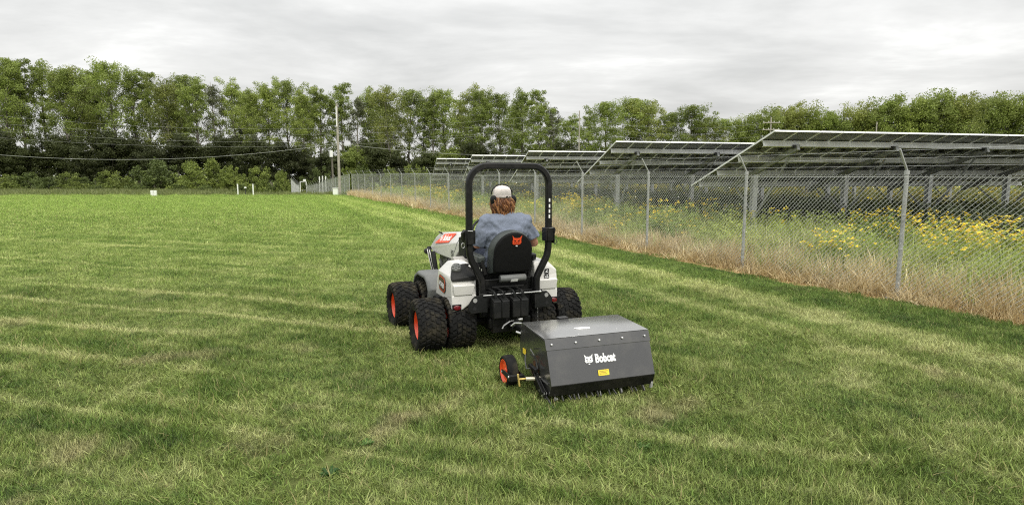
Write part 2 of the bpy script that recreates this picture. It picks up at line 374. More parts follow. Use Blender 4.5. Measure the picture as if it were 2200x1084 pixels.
scatter('lawn_grass', *lay(x, y, .8, 1.25, 6), MID, 'mown lawn grass in pale streaks around and behind the tractor', 'grass')
x, y = lawn_only(*frustum_pts(14, 54, 22)); k = rng.random(len(x)) < sstep(14, 27, y); x, y = x[k], y[k]
scatter('lawn_grass', *lay(x, y, .8, 1.3, 5), FAR, 'far part of the mown lawn up to the tree line', 'grass')
# uncut rough grass beyond the crest
m_rough = foliage_mat('rough_grass', (.10, .125, .04), (.22, .24, .09), trans=.3)
ROUGH = proto_col('rough_tufts', [blade_tuft('rough', m_rough, 56, .7, .10, .34, .045, .5, 2, seed=60 + i) for i in range(4)])
x, y = frustum_pts(55, 112, 1.5); k = (y < 108) & (fdist(x, y) < -.5)
x, y = x[k], y[k]; scatter('rough_grass', *lay(x, y, .8, 1.3, 4), ROUGH, 'rough unmown grass strip in front of the bushes', 'grass')

# ------------------------------------------------------------------ vegetation along and behind the fence
m_straw = foliage_mat('straw', (.38, .29, .14), (1., .88, .58), trans=.2, posvar=(.9, (.58, .46, .25)))
m_pale = foliage_mat('pale_grass', (.24, .27, .09), (.84, .78, .42), trans=.25, posvar=(.7, (.38, .46, .13)))
m_weed = foliage_mat('weed_leaf', (.14, .21, .04), (.34, .45, .11), trans=.35, posvar=(.5, (.42, .48, .12)))
m_weedd = foliage_mat('dark_weed', (.022, .034, .012), (.07, .085, .028), trans=.3)  # weed green darkened; the shade under the panels is put into its colour
m_flower = foliage_mat('yellow_flower', (.80, .56, .02), (.90, .74, .07), trans=.2)
m_white = foliage_mat('white_flower', (.6, .62, .5), (.75, .75, .65), trans=.2)
def weed_mesh(name, ms, h, n_st, rad, leaf, nleaf, fl=0, fs_=.03, seed=0):
    """ms: [stem/leaf, flower]; stems with alternate leaves, optional flat flower heads"""
    r = random.Random(seed); mb = MB()
    for _ in range(n_st):
        a = r.uniform(0, 2 * PI); d = rad * math.sqrt(r.random()); p0 = Vector((d * math.cos(a), d * math.sin(a), 0)); hh = h * r.uniform(.65, 1.1)
        ln = Vector((r.uniform(-.2, .2), r.uniform(-.2, .2), 1)); mb.cur = 0
        w = .004; top = p0 + ln * hh
        mb.add([p0 + Vector((-w, 0, 0)), p0 + Vector((w, 0, 0)), top], [(0, 1, 2)])
        mb.add([p0 + Vector((0, -w, 0)), p0 + Vector((0, w, 0)), top], [(0, 1, 2)])
        for k in range(nleaf):
            q = r.uniform(.1, 1); c = p0 + ln * hh * q; la = r.uniform(0, 2 * PI); l = leaf * r.uniform(.6, 1.2) * (1.15 - .5 * q); u = Vector((math.cos(la), math.sin(la), r.uniform(.1, .9))).normalized()
            s = Vector((-math.sin(la), math.cos(la), r.uniform(-.3, .3))) * l * .16
            mb.add([c, c + u * l * .5 + s, c + u * l + Vector((0, 0, -l * .15)), c + u * l * .5 - s], [(0, 1, 2, 3)])
        if fl:
            mb.cur = 1
            for k in range(fl):
                la = r.uniform(0, 2 * PI); rr = r.uniform(0, fs_ * 2.6); c = top + Vector((math.cos(la) * rr, math.sin(la) * rr, r.uniform(-.05, .01)))
                s = fs_ * r.uniform(.6, 1.1); tl = r.uniform(-.5, .5)
                mb.add([c + Vector((s * math.cos(j * PI / 3), s * math.sin(j * PI / 3), s * tl * math.cos(j * PI / 3 + la))) for j in range(6)], [(0, 1, 2, 3, 4, 5)])
    me = bpy.data.meshes.new(name); me.from_pydata(mb.v, [], mb.f)
    for k in ms: me.materials.append(k)
    me.polygons.foreach_set('material_index', mb.mi); return me
STRAW = proto_col('straw_tufts', [blade_tuft('straw', m_straw, 26, .14, .16, .52, .0105, .5, 3, seed=70 + i) for i in range(6)])
PALE = proto_col('pale_tufts', [blade_tuft('pale', m_pale, 26, .18, .35, .80, .013, .32, 3, seed=80 + i) for i in range(5)])
WEED = proto_col('weeds', [weed_mesh('weed', [m_weed, m_flower], .8, 9, .22, .13, 20, seed=90 + i) for i in range(3)]
                 + [weed_mesh('weed_bloom', [m_weed, m_flower], .9, 8, .20, .11, 16, fl=8, fs_=.022, seed=95 + i) for i in range(3)]
                 + [weed_mesh('weed_cow', [m_weed, m_white], .85, 6, .20, .10, 14, fl=8, fs_=.012, seed=99)])
m_ochre = foliage_mat('ochre_weed', (.10, .10, .03), (.30, .25, .07), trans=.3, posvar=(.4, (.14, .17, .05)))
OWEED = proto_col('ochre_weeds', [weed_mesh('weed_ochre', [m_ochre, m_flower], .95, 9, .26, .13, 20, seed=120 + i) for i in range(3)] + [weed_mesh('weed_ochre_bloom', [m_ochre, m_flower], .95, 9, .26, .13, 16, fl=4, fs_=.022, seed=130)])
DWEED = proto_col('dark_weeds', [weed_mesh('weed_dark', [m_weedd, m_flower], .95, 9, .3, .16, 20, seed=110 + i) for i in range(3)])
def fence_pts(s0, s1, o0, o1, dens):
    n = int((s1 - s0) * abs(o1 - o0) * dens); s = rng.uniform(s0, s1, n); o = rng.uniform(min(o0, o1), max(o0, o1), n)
    p = F0[None] + FD[None] * s[:, None] - FNo[None] * o[:, None]; return p[:, 0], p[:, 1], o, s      # o: metres behind the fence
def lay2(x, y, s0, s1, idx, zs=1.0, tilt=.12):
    n = len(x); rot = np.stack([rng.normal(0, tilt, n), rng.normal(0, tilt, n), rng.uniform(-PI, PI, n)], -1)
    s = rng.uniform(s0, s1, n); return np.stack([x, y, tz(x, y)], -1), rot, np.stack([s, s, s * zs], -1), idx
def in_view(x, y, m=1.5): return (np.abs(x) < y * .93 + m + 1.5) & (y > 1)
x, y, o, s = fence_pts(-10, 26, -.28, .72, 84); k = in_view(x, y) & (rng.random(len(x)) < np.clip(1.15 - np.abs(o - .12) * 1.3, .25, 1)); x, y, o, s = x[k], y[k], o[k], s[k]
zs = np.clip(.30 + (o + .35) * 1.1, .22, 1.15) * (.75 + .5 * np.abs(np.sin(s * .9 + np.sin(s * 2.2))))
scatter('dry_grass', *lay2(x, y, .8, 1.2, rng.integers(0, 6, len(x)), zs, .22), STRAW, 'straw coloured dead grass along the foot of the near fence', 'dry grass')
x, y, o, s = fence_pts(26, 50, -.35, 1.0, 22); k = in_view(x, y); x, y = x[k], y[k]
scatter('dry_grass', *lay2(x, y, 1.1, 1.7, rng.integers(0, 6, len(x)), 1.0, .2), STRAW, 'rusty dead grass along the far stretch of the fence', 'dry grass')
x, y, o, s = fence_pts(-6, 46, .15, 3.0, 24); k = in_view(x, y) & (rng.random(len(x)) < .35 + .65 * (np.sin(s * .35 + 1.8) + .35 > 0)) ; x, y, o = x[k], y[k], o[k]
scatter('pale_grass', *lay2(x, y, .8, 1.25, rng.integers(0, 5, len(x)), np.clip(.55 + .3 * o, .5, 1.05), .14), PALE, 'tall pale seeding grass just behind the chain link fence', 'tall grass')
x, y, o, s = fence_pts(-8, 46, .7, 5.6, 11); k = in_view(x, y, 2); x, y, o, s = x[k], y[k], o[k], s[k]
pf = np.sin(x * .8 + 1.1 * np.sin(y * .7)) + .6 * np.sin(y * 1.3 + x * 2.1)
idx = np.where(rng.random(len(x)) < np.where(pf > .0, np.where(s < 5, .42, .20), .03), rng.integers(3, 6, len(x)), rng.integers(0, 3, len(x))); idx = np.where((pf < -.9) & (rng.random(len(x)) < .5), 6, idx)
scatter('wild_flowers', *lay2(x, y, .75, 1.2, idx, np.clip(.45 + .25 * o, .5, 1.0), .10), WEED, 'green weeds and yellow wild flowers between the fence and the solar panels', 'wild plants')
x, y, o, s = fence_pts(-4, 60, 10, 40, 2.6); k = in_view(x, y, 2); x, y = x[k], y[k]
idx = np.where(rng.random(len(x)) < .22, 3, rng.integers(0, 3, len(x)))
scatter('wild_flowers', *lay2(x, y, 1.0, 1.6, idx, .8, .1), OWEED, 'weeds and yellow flowers deeper under the rows of solar panels', 'wild plants')
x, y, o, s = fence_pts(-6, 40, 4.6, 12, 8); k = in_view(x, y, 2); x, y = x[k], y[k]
scatter('dark_weeds', *lay2(x, y, .9, 1.3, rng.integers(0, 3, len(x)), .95, .1), DWEED, 'leafy weeds below the solar panels, their leaves coloured dark for shade', 'wild plants')

# weeds with broad leaves standing out of the lawn
m_dockd = foliage_mat('dark_broad_leaf', (.03, .075, .02), (.06, .12, .03), trans=.3)
m_dock = foliage_mat('broad_leaf', (.09, .17, .045), (.17, .27, .08), trans=.3)
for (wx, wy, lab, sc_, dk) in ((-.98, 3.85, 'bright green dandelion rosette in the lawn, nearest the bottom edge', .75, 0), (-1.10, 3.42, 'dark leafy weed clump beside a bare patch of lawn', .9, 1), (.88, 3.8, 'small bright dandelion rosette in the lawn below the aerator', .7, 0)):
    mb = MB(); r = random.Random(wx)
    for k in range(34):
        a = r.uniform(0, 2 * PI); l = r.uniform(.03, .075) * sc_; u = Vector((math.cos(a), math.sin(a), r.uniform(.35, .9))); s = Vector((-math.sin(a), math.cos(a), 0)) * l * .17
        mb.add([(0, 0, 0), u * l * .35 + s * .7, u * l * .7 + s, u * l + Vector((0, 0, -.02)), u * l * .7 - s, u * l * .35 - s * .7], [(0, 1, 2, 3, 4, 5)])
    o = mb.build('weed', m_dockd if dk else m_dock); o.location = (wx, wy, float(tz(wx, wy)) + .015); tag(o, lab, 'weed')

# ------------------------------------------------------------------ chain link fence
m_galv = mat('galvanised_steel', (.42, .43, .42), .48, metal=.35, var=.2, vscale=14, dirt=(.20, .19, .17), dscale=3, dirt_amt=.6)
m_wire = mat('fence_wire', (.64, .65, .63), .5, metal=.2, var=.15)
m_conc = mat('concrete', (.42, .40, .36), .9, var=.2, vscale=20, bump=.5)
def link_mesh(length, h, s=.036, t=.0027, name='mesh_panel', nside=3):
    n = int(length / s); m = int(h / s); mb = MB(); off = (length - (n - 1) * s) / 2
    vs_ = []; fs = []
    for k in range(n):
        x0 = off + k * s; base = len(vs_)
        for j in range(m + 1):
            sg = 1 if (j + k) % 2 else -1
            cx_, cy_, cz_ = x0 + sg * s / 2, sg * .0018, .04 + j * s
            for q in range(nside):
                a = 2 * PI * q / nside + .5; vs_.append((cx_ + t * math.cos(a), cy_ + t * math.sin(a), cz_ + t * .6 * math.sin(a + 1)))
        for j in range(m):
            for q in range(nside):
                a = base + j * nside; fs.append((a + q, a + (q + 1) % nside, a + nside + (q + 1) % nside, a + nside + q))
    me = bpy.data.meshes.new(name); me.from_pydata(vs_, [], fs); me.materials.append(m_wire)
    me.polygons.foreach_set('use_smooth', [True] * len(fs)); return me
LM0 = link_mesh(BAY, FH - .05, t=.0036); LM = link_mesh(BAY, FH - .05); LMF = link_mesh(BAY, FH - .05, s=.072, t=.0045)
pm = MB(); pm.cyl((0, 0, -.1), (0, 0, FH + .02), .030, 12); pm.cyl((0, 0, FH - .03), (0, 0, FH + .03), .036, 12)
for z in (.25, .75, 1.25, 1.7): pm.lathe([(z - .004, .031), (z, .034), (z + .004, .031)], 'z', 12)
PM = pm.mesh('post', m_galv, 40)
am = MB(); am.bar((0, 0, FH + .02), (0, .20, FH + .33), .028, .018); AM = am.mesh('barb_arm', m_galv)   # leans outward (+y local = outward)
fm = MB(); fm.lathe([(0, .0), (.03, .10), (.0, .16), (-.1, .17)], 'z', 14); FM = fm.mesh('footing', m_conc, 40)
fence = thing('chain_link_fence', 'long galvanised chain link fence with angled arms running past the solar panels', 'fence', (F0[0], F0[1], 0))
def wire_between(mb, a, b, r, sag=0, n=1, sides=4):
    mb.tube([Vector(a).lerp(Vector(b), i / n) - Vector((0, 0, sag * 4 * (i / n) * (1 - i / n))) for i in range(n + 1)], r, sides)
angd = math.atan2(FD[1], FD[0])
for i in range(-3, NB + 1):
    p = FD * BAY * i; z = float(tz(*(F0 + p)))
    o = part('post', PM, fence, (p[0], p[1], z), (0, 0, angd)); part('barb_arm', AM, o)
    if i == 0: part('footing', FM, o, (0, 0, .01))
    if i < NB:
        q = FD * BAY * (i + 1); z2 = float(tz(*(F0 + q)))
        part('mesh_panel', LM0 if i < 4 else LM if i < 11 else LMF, fence, (p[0], p[1], (z + z2) / 2), (0, 0, angd)).location += Vector((FNo[0], FNo[1], 0)) * .034
a = FD * BAY * -3; b_ = FD * BAY * NB; a2 = FD * BAY * 7
w = MB(); w.cyl((a[0] + FNo[0] * .03, a[1] + FNo[1] * .03, FH - .08), (b_[0] + FNo[0] * .03, b_[1] + FNo[1] * .03, FH - .08), .0035, 4); w.build('tension_wire', m_wire, fence)
w = MB(); w.cyl((a2[0], a2[1], FH), (b_[0], b_[1], FH), .02, 8); w.build('top_rail', m_galv, fence)
for k in range(3):
    q = FNo * (.03 + .065 * (k + 0.2)); z = FH + .08 + .11 * k
    w = MB(); w.cyl((a[0] + q[0], a[1] + q[1], z), (b_[0] + q[0], b_[1] + q[1], z), .0016, 3); w.build('barbed_wire', m_wire, fence)
def side_fence(p0, p1, name, label, gap=None, h=FH, arms=True):
    p0, p1 = np.array(p0), np.array(p1); d = p1 - p0; ln = np.hypot(*d); n = max(1, round(ln / BAY)); u = d / ln; an = math.atan2(u[1], u[0])
    th = thing(name, label, 'fence', (p0[0], p0[1], 0)); sc_ = ln / n / BAY; prev = None
    for i in range(n + 1):
        q = u * ln * i / n; z = float(tz(*(p0 + q)))
        o = part('post', PM, th, (q[0], q[1], z), (0, 0, an))
        if arms: part('barb_arm', AM, o)
        if i < n:
            q2 = u * ln * (i + 1) / n; z2 = float(tz(*(p0 + q2)))
            m = part('mesh_panel', LMF, th, (q[0], q[1], z), (0, -math.atan2(z2 - z, ln / n), an)); m.scale = (sc_, 1, 1)
        if prev is not None:
            w = MB(); w.cyl((prev[0], prev[1], prev[2] + FH), (q[0], q[1], z + FH), .02, 6); w.build('top_rail', m_galv, th)
        prev = (q[0], q[1], z)
    return th
side_fence(CORNER + FD * .05 + np.array([-.3, .3]), GATE + np.array([.5, -.2]), 'chain_link_fence', 'farther chain link fence turning away downhill from the corner to the small gate')
side_fence(GATE + np.array([-.6, -.1]), WING, 'chain_link_fence', 'short end fence to the left of the small gate, leftmost of the fences')
gz = float(tz(*GATE)); g = thing('fence_gate', 'narrow metal gate with white frame in the far fence', 'gate', (GATE[0], GATE[1], gz))
mw = mat('white_paint', (.78, .78, .76), .5, var=.05)
mb = MB(); mb.box((-.47, 0, 1.2), (.09, .09, 2.5)); mb.box((.47, 0, 1.2), (.09, .09, 2.5)); mb.box((0, 0, 2.42), (.9, .09, .09)); mb.build('gate_frame', mw, g)
mb = MB(); mb.box((.25, -.07, 2.62), (.42, .04, .3)); mb.build('sign_board', mw, g)
mb = MB(); mb.box((0, 0, 1.1), (.85, .03, .04)); mb.box((-.15, -.03, 1.0), (.12, .05, .16)); mb.build('latch', m_galv, g)
# electrical bushings and mast beyond the gate
for i, (dx, hh) in enumerate(((1.6, 3.3), (2.1, 3.4), (2.6, 3.35), (3.7, 3.2))):
    px_, py_ = GATE[0] + dx, GATE[1] + 3; z = float(tz(px_, py_))
    mb = MB(); mb.cyl((0, 0, 0), (0, 0, hh - .7), .06, 8)
    mb.lathe([(hh - .7 + .07 * k, .11 if k % 2 else .06) for k in range(10)], 'z', 8)
    o = mb.build('insulator_post', mw, None, smooth=30); o.location = (px_, py_, z)
    tag(o, 'pale ribbed insulator post standing behind the far fence, %s of four from the gate' % ('first', 'second', 'third', 'fourth')[i], 'insulator', 'insulator posts behind the gate')

# ------------------------------------------------------------------ solar tables
m_mod = mat('module_back', (.145, .15, .145), .35, var=.08, vscale=3, spec=.5)
m_front = mat('module_glass', (.012, .014, .022), .12, var=.1, spec=.6, coat=1)
m_frame = mat('module_frame', (.80, .81, .79), .45, metal=.2, var=.08)
m_gs = mat('table_steel', (.80, .81, .79), .5, metal=.1, var=.14, vscale=8, dirt=(.30, .29, .26), dscale=2)
m_galvp = mat('pile_steel', (.55, .56, .55), .5, metal=.2, var=.18, vscale=8, dirt=(.32, .30, .26), dscale=2)
m_post = mat('table_post', (.34, .35, .34), .55, metal=.2, var=.2, vscale=8, dirt=(.22, .21, .19), dscale=2)
m_cable = mat('black_cable', (.02, .02, .02), .5)
MWD, MLN, NR = .62, 1.30, 3
def module_mesh():
    mb = MB(); g_ = .012; mb.cur = 0
    mb.box((MWD / 2, MLN / 2, .0), (MWD - g_ - .02, MLN - g_ - .02, .012))
    mb.cur = 1
    for x_ in (g_ / 2 + .008, MWD - g_ / 2 - .008): mb.box((x_, MLN / 2, -.004), (.016, MLN - g_, .04))
    for y_ in (g_ / 2 + .008, MLN - g_ / 2 - .008): mb.box((MWD / 2, y_, -.004), (MWD - g_ - .034, .016, .04))
    mb.cur = 2; mb.box((MWD / 2, MLN / 2, .0085), (MWD - g_ - .034, MLN - g_ - .034, .003))
    mb.cur = 3; mb.box((MWD / 2, MLN * .82, -.018), (.10, .07, .022))
    return mb.mesh('solar_module', [m_mod, m_frame, m_front, m_cable])
MODM = module_mesh()
TH = R(13); SL = NR * MLN + .02
def solar_table(cx_, cy_, zhi, ncol, label, first_support=.9, sup=2.85, drop=1.33):
    t_ = thing('solar_table', label, 'solar panels', (cx_, cy_, 0), TH, 'rows of tilted solar panels behind the fence')
    tilt = math.asin(drop / SL); ct, st_ = math.cos(tilt), math.sin(tilt)
    P = lambda u, s, d=0.: Vector((u, s * ct - d * st_, zhi - s * st_ - d * ct))           # u along the row, s down the slope, d below the plane
    for c in range(ncol):
        for r_ in range(NR):
            part('solar_module', MODM, t_, P(c * MWD, r_ * MLN + .01), (-tilt, 0, 0))
    Wd = ncol * MWD
    for s in (.52, 1.55, 2.55, 3.50):
        mb = MB(); a_, b2 = P(.03, s, .025), P(Wd - .03, s, .025)
        mb.bar(P(.03, s, .10), P(Wd - .03, s, .10), .006, .145, up=P(0, 0, 0) - P(0, 0, 1))
        mb.bar(P(.03, s + .03, .03), P(Wd - .03, s + .03, .03), .06, .005, up=P(0, 0, 0) - P(0, 0, 1))
        mb.bar(P(.03, s + .03, .17), P(Wd - .03, s + .03, .17), .06, .005, up=P(0, 0, 0) - P(0, 0, 1))
        mb.build('purlin', m_gs, t_)
    u = first_support
    while u < Wd - .3:
        mb = MB(); mb.bar(P(u, .42, .235), P(u, 3.65, .235), .07, .12, up=P(0, 0, 0) - P(0, 0, 1)); mb.build('rafter', m_post, t_)
        y_ = SL * .53 * ct; zt = zhi - SL * .53 * st_ - .30
        mb = MB(); mb.box((u, y_ - .065, zt / 2), (.13, .008, zt)); mb.box((u, y_ + .065, zt / 2), (.13, .008, zt)); mb.box((u, y_, zt / 2), (.008, .122, zt)); mb.build('post', m_galvp, t_)
        zb = zt * .42
        for s in (.85, 3.2):
            e = P(u, s, .30); mb = MB(); mb.bar((u + .07, y_ + (-.05 if s < 2 else .05), zb), (u + .07, e.y, e.z), .03, .045); mb.build('brace', m_post, t_)
        mb = MB(); mb.box((u, P(u, .52, .2).y, P(u, .52, .2).z + .02), (.16, .10, .09)); mb.build('bracket', m_cable, t_)
        u += sup
    mb = MB()
    for c in range(ncol - 1):
        a_, b2 = P((c + .5) * MWD, 1.08, .035), P((c + 1.5) * MWD, 1.08, .035)
        mb.tube([a_.lerp(b2, k / 6) - Vector((0, 0, .10 * 4 * (k / 6) * (1 - k / 6))) for k in range(7)], .006, 4)
    tag(mb.build('cable', m_cable, t_), kind='stuff')
    return t_
rows = [(14.0, .4319, 2.84, 19, 'nearest row of tilted solar panels, dark underside above the fence at the right'),
        (18.8, .1712, 2.86, 27, 'second row of tilted solar panels, partly behind the nearest row'),
        (25.3, .0272, 2.82, 30, 'third row of tilted solar panels, just right of the roll bar top'),
        (31.2, -.0661, 2.84, 34, 'fourth row of tilted solar panels, seen above the roll bar'),
        (37.4, -.1245, 2.84, 34, 'farthest row of tilted solar panels, ending left of the tractor roll bar')]
for d_, rx, zh, nc, lb in rows: solar_table(rx * d_, d_, zh, nc, lb, sup=2.85)

# ------------------------------------------------------------------ trees
m_bark = mat('bark', (.13, .115, .095), .9, var=.35, vscale=6, bump=.6, bscale=20)
m_barkp = mat('pale_bark', (.26, .24, .20), .9, var=.3, vscale=6, bump=.6, bscale=20)
lm_a = foliage_mat('leaf_cottonwood', (.118, .155, .034), (.250, .300, .072), trans=.3, posvar=(.14, (.24, .30, .065)))
lm_b = foliage_mat('leaf_bright', (.20, .255, .050), (.37, .43, .10), trans=.28, posvar=(.25, (.22, .27, .06)))
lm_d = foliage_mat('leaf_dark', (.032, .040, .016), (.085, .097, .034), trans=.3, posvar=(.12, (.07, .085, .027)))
lm_g = foliage_mat('leaf_grey', (.09, .10, .05), (.18, .195, .10), trans=.35)
lm_r = foliage_mat('leaf_olive', (.14, .175, .042), (.265, .300, .080), trans=.3, posvar=(.2, (.28, .31, .075)))
def cluster_leaves(centers, radii, n_per, size, r_, flat=.8):
    """one mesh of leaf-sized quads spread through clumps"""
    g_ = np.random.default_rng(r_); C = np.repeat(centers, n_per, 0); RR = np.repeat(radii, n_per)
    n = len(C); d = g_.normal(0, 1, (n, 3)); d /= np.linalg.norm(d, axis=1)[:, None]; rr = g_.random(n) ** .45
    p = C + d * (RR * rr)[:, None] * np.array([1, 1, flat])
    nrm = g_.normal(0, 1, (n, 3)) + d * .6 + np.array([0, 0, .5]); nrm /= np.linalg.norm(nrm, axis=1)[:, None]
    a = np.cross(nrm, g_.normal(0, 1, (n, 3))); a /= np.linalg.norm(a, axis=1)[:, None]; b = np.cross(nrm, a)
    s = (size * g_.uniform(.6, 1.25, n))[:, None]
    v = np.stack([p - a * s * .5, p + b * s * .33, p + a * s * .55, p - b * s * .33], 1).reshape(-1, 3)
    return v
def crown_mesh(name, v, m):
    n = len(v) // 4; me = bpy.data.meshes.new(name); me.vertices.add(len(v)); me.vertices.foreach_set('co', v.astype(np.float32).ravel())
    me.loops.add(n * 4); me.loops.foreach_set('vertex_index', np.arange(n * 4, dtype=np.int32)); me.polygons.add(n)
    me.polygons.foreach_set('loop_start', np.arange(0, n * 4, 4, dtype=np.int32)); me.polygons.foreach_set('loop_total', np.full(n, 4, np.int32))
    me.update(); me.validate(); me.materials.append(m); return me
def tree_proto(seed, H=25., Wd=7., base=.34, n_limb=16, leaf=.275, n_leaf=105, m=None, bark=None, dense=1., lean=.05, trunk_r=.32, clr=1.0):
    r = random.Random(seed); tb = MB(); cs = []; rs = []
    la = r.uniform(0, 2 * PI); ax = []
    for i in range(9):
        q = i / 8; ax.append(Vector((math.cos(la) * lean * H * q ** 1.3 + r.uniform(-.15, .15), math.sin(la) * lean * H * q ** 1.3 + r.uniform(-.15, .15), H * .93 * q - (.5 if i == 0 else 0))))
    tb.tube(ax, [trunk_r * (1.25 if i == 0 else 1) * (1 - .86 * i / 8) for i in range(9)], 7)
    def on_axis(q): k = min(7, int(q * 8)); return ax[k].lerp(ax[k + 1], q * 8 - k)
    for i in range(n_limb):
        q = base + (1 - base) * ((i + r.random() * .7) / n_limb) * .97; p0 = on_axis(q * .93); a = i * 2.4 + r.uniform(-.5, .5)
        t_ = (q - base) / (1 - base); env = Wd * .5 * (math.sin(PI * min(1, .22 + .80 * t_)) ** .7 if t_ < .9 else .52)
        up = r.uniform(.9, 1.7) * (1 - .25 * t_); ln = env * r.uniform(.75, 1.15)
        pts = [p0]; d = Vector((math.cos(a), math.sin(a), up)).normalized(); L_ = ln / max(.5, math.hypot(d.x, d.y)) * .8
        for k in range(1, 5):
            d = (d + Vector((r.uniform(-.22, .22), r.uniform(-.22, .22), r.uniform(-.05, .22)))).normalized(); pts.append(pts[-1] + d * L_ / 4)
        r0 = trunk_r * .36 * (1 - .7 * t_); tb.tube(pts, [r0, r0 * .75, r0 * .5, r0 * .32, r0 * .12], 4, caps=False)
        for k in (1, 2, 3, 4):
            for _ in range(2 if k > 1 else 1):
                if k == 1 and r.random() < .6: continue
                e = pts[k] + Vector((r.uniform(-1, 1), r.uniform(-1, 1), r.uniform(-.5, .9))) * (1.25 * Wd / 7)
                if k > 1: tb.tube([pts[k], (pts[k] + e) / 2 + Vector((0, 0, .1)), e], [r0 * .3, r0 * .2, r0 * .08], 3, caps=False)
                cs.append(e); rs.append(r.uniform(.45, .98) * clr * Wd / 7)
    top = on_axis(.93 * .999)
    for _ in range(5): cs.append(top + Vector((r.uniform(-.9, .9), r.uniform(-.9, .9), r.uniform(-.8, H * .06)))); rs.append(r.uniform(.5, .9) * clr * Wd / 7)
    cs = np.array([list(c) for c in cs]); v = cluster_leaves(cs, np.array(rs), int(n_leaf * dense), leaf, seed)
    return tb.mesh('trunk', bark or m_bark, 60), crown_mesh('crown', v, m or lm_a)
TP = [tree_proto(s, H=25, Wd=w_, base=b2, n_limb=nl, m=mm, bark=bk, lean=le, dense=dn) for s, w_, b2, nl, mm, bk, le, dn in (
    (1, 10., .34, 20, lm_a, m_bark, .06, 1.0), (2, 8.5, .38, 18, lm_a, m_bark, .03, .95), (3, 11., .30, 22, lm_r, m_barkp, .05, 1.0),
    (4, 8.0, .30, 19, lm_a, m_barkp, .04, 1.05), (5, 9.5, .36, 20, lm_b, m_barkp, .02, 1.1), (6, 7.5, .36, 13, lm_g, m_barkp, .07, .6))]
RP = [tree_proto(s, H=15, Wd=10.5, base=.16, n_limb=24, m=mm, bark=m_bark, lean=.03, dense=1.15, leaf=.29, trunk_r=.26, clr=1.0) for s, mm in ((11, lm_a), (12, lm_r), (13, lm_b))]
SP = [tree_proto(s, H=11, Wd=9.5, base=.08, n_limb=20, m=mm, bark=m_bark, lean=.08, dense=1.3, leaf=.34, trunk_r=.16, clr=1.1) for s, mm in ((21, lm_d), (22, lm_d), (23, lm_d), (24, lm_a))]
def bush_proto(seed, m, Wd=5., H=4., n=95, leaf=.17, nl=85):
    g_ = np.random.default_rng(seed); th = g_.uniform(0, 2 * PI, n); u = g_.random(n) ** .55; hz_ = g_.random(n)
    lob = 1 + .22 * np.sin(3 * th + seed) + .12 * np.sin(5 * th + 2 * seed)
    c = np.stack([np.cos(th) * u * Wd / 2 * lob * np.sqrt(np.clip(1 - (hz_ * .92) ** 2.2, .05, 1)), np.sin(th) * u * Wd / 2 * lob * np.sqrt(np.clip(1 - (hz_ * .92) ** 2.2, .05, 1)), .15 + hz_ * H * .88 * (.8 + .25 * np.sin(2 * th + seed))], -1)
    v = cluster_leaves(c, g_.uniform(.25, .6, n) * Wd / 5, nl, leaf, seed); tb = MB(); r = random.Random(seed)
    for k in range(9):
        e = Vector(c[r.randrange(n)]); tb.tube([(r.uniform(-.2, .2), r.uniform(-.2, .2), -.1), e * .55 + Vector((0, 0, .2)), e], [.05, .035, .012], 4, caps=False)
    return tb.mesh('stems', m_bark, 60), crown_mesh('foliage', v, m)
lm_c = foliage_mat('leaf_bush', (.075, .10, .022), (.30, .36, .075), trans=.15, posvar=(.5, (.14, .18, .035)))
lm_e = foliage_mat('leaf_bush_dark', (.055, .08, .02), (.19, .24, .06), trans=.15, posvar=(.5, (.09, .12, .03)))
BP = [bush_proto(31, lm_e), bush_proto(32, lm_c), bush_proto(33, lm_e), bush_proto(34, lm_c, H=3.2), bush_proto(35, lm_d)]
ORD = ['first', 'second', 'third', 'fourth', 'fifth', 'sixth', 'seventh', 'eighth', 'ninth', 'tenth', 'eleventh', 'twelfth', 'thirteenth', 'fourteenth', 'fifteenth', 'sixteenth', 'seventeenth', 'eighteenth', 'nineteenth', 'twentieth']
def at_px(px, Y): return (px - 1100) / FPX * (Y * .9917 + .05)      # lateral place of something seen at column px at distance Y
def z_px(py, Y): return CAM_H + math.tan(math.atan((542 - py) / FPX) - R(7.36)) * Y
def top_of(me): return max(v.co.z for v in me.vertices)
HT = {}
def plant(name, proto, X, Y, H0, top, wscale, label, cat, group, names=('trunk', 'crown')):
    if proto[1].name not in HT: HT[proto[1].name] = top_of(proto[1])
    H0 = HT[proto[1].name]; z = float(tz(X, Y)) - .1; s = (top - z) / H0; w_ = wscale * (.35 + .65 * s)
    t_ = thing(name, label, cat, (X, Y, z), rng.uniform(0, 2 * PI), group, (w_, w_, s)); part(names[0], proto[0], t_); part(names[1], proto[1], t_); return t_
front = [(20, 112, 0), (62, 118, 3), (105, 120, 1), (150, 136, 0), (185, 134, 2), (224, 140, 3), (262, 124, 0), (298, 138, 1), (330, 146, 3),
         (368, 160, 2), (400, 152, 0), (434, 162, 1), (470, 176, 6), (512, 158, 4), (548, 172, 4), (582, 160, 4), (622, 163, 0), (655, 174, 4), (690, 178, 1), (738, 172, 3),
         (768, 205, 5), (802, 182, 1), (842, 176, 2), (876, 184, 0), (905, 205, 5), (930, 196, 3), (962, 184, 0), (1012, 178, 2), (1040, 188, 3), (1080, 192, 0), (1122, 184, 1), (1160, 186, 3), (1196, 225, 5),
         (1230, 240, 1), (1264, 240, 3)]
TPd = {0: TP[0], 1: TP[1], 2: TP[2], 3: TP[3], 4: TP[4], 5: TP[5], 6: TP[5]}
kindw = {0: 'dark green leafy', 1: 'slender open', 2: 'broad olive green', 3: 'narrow upright', 4: 'bright green', 5: 'thin greyish', 6: 'thin greyish'}
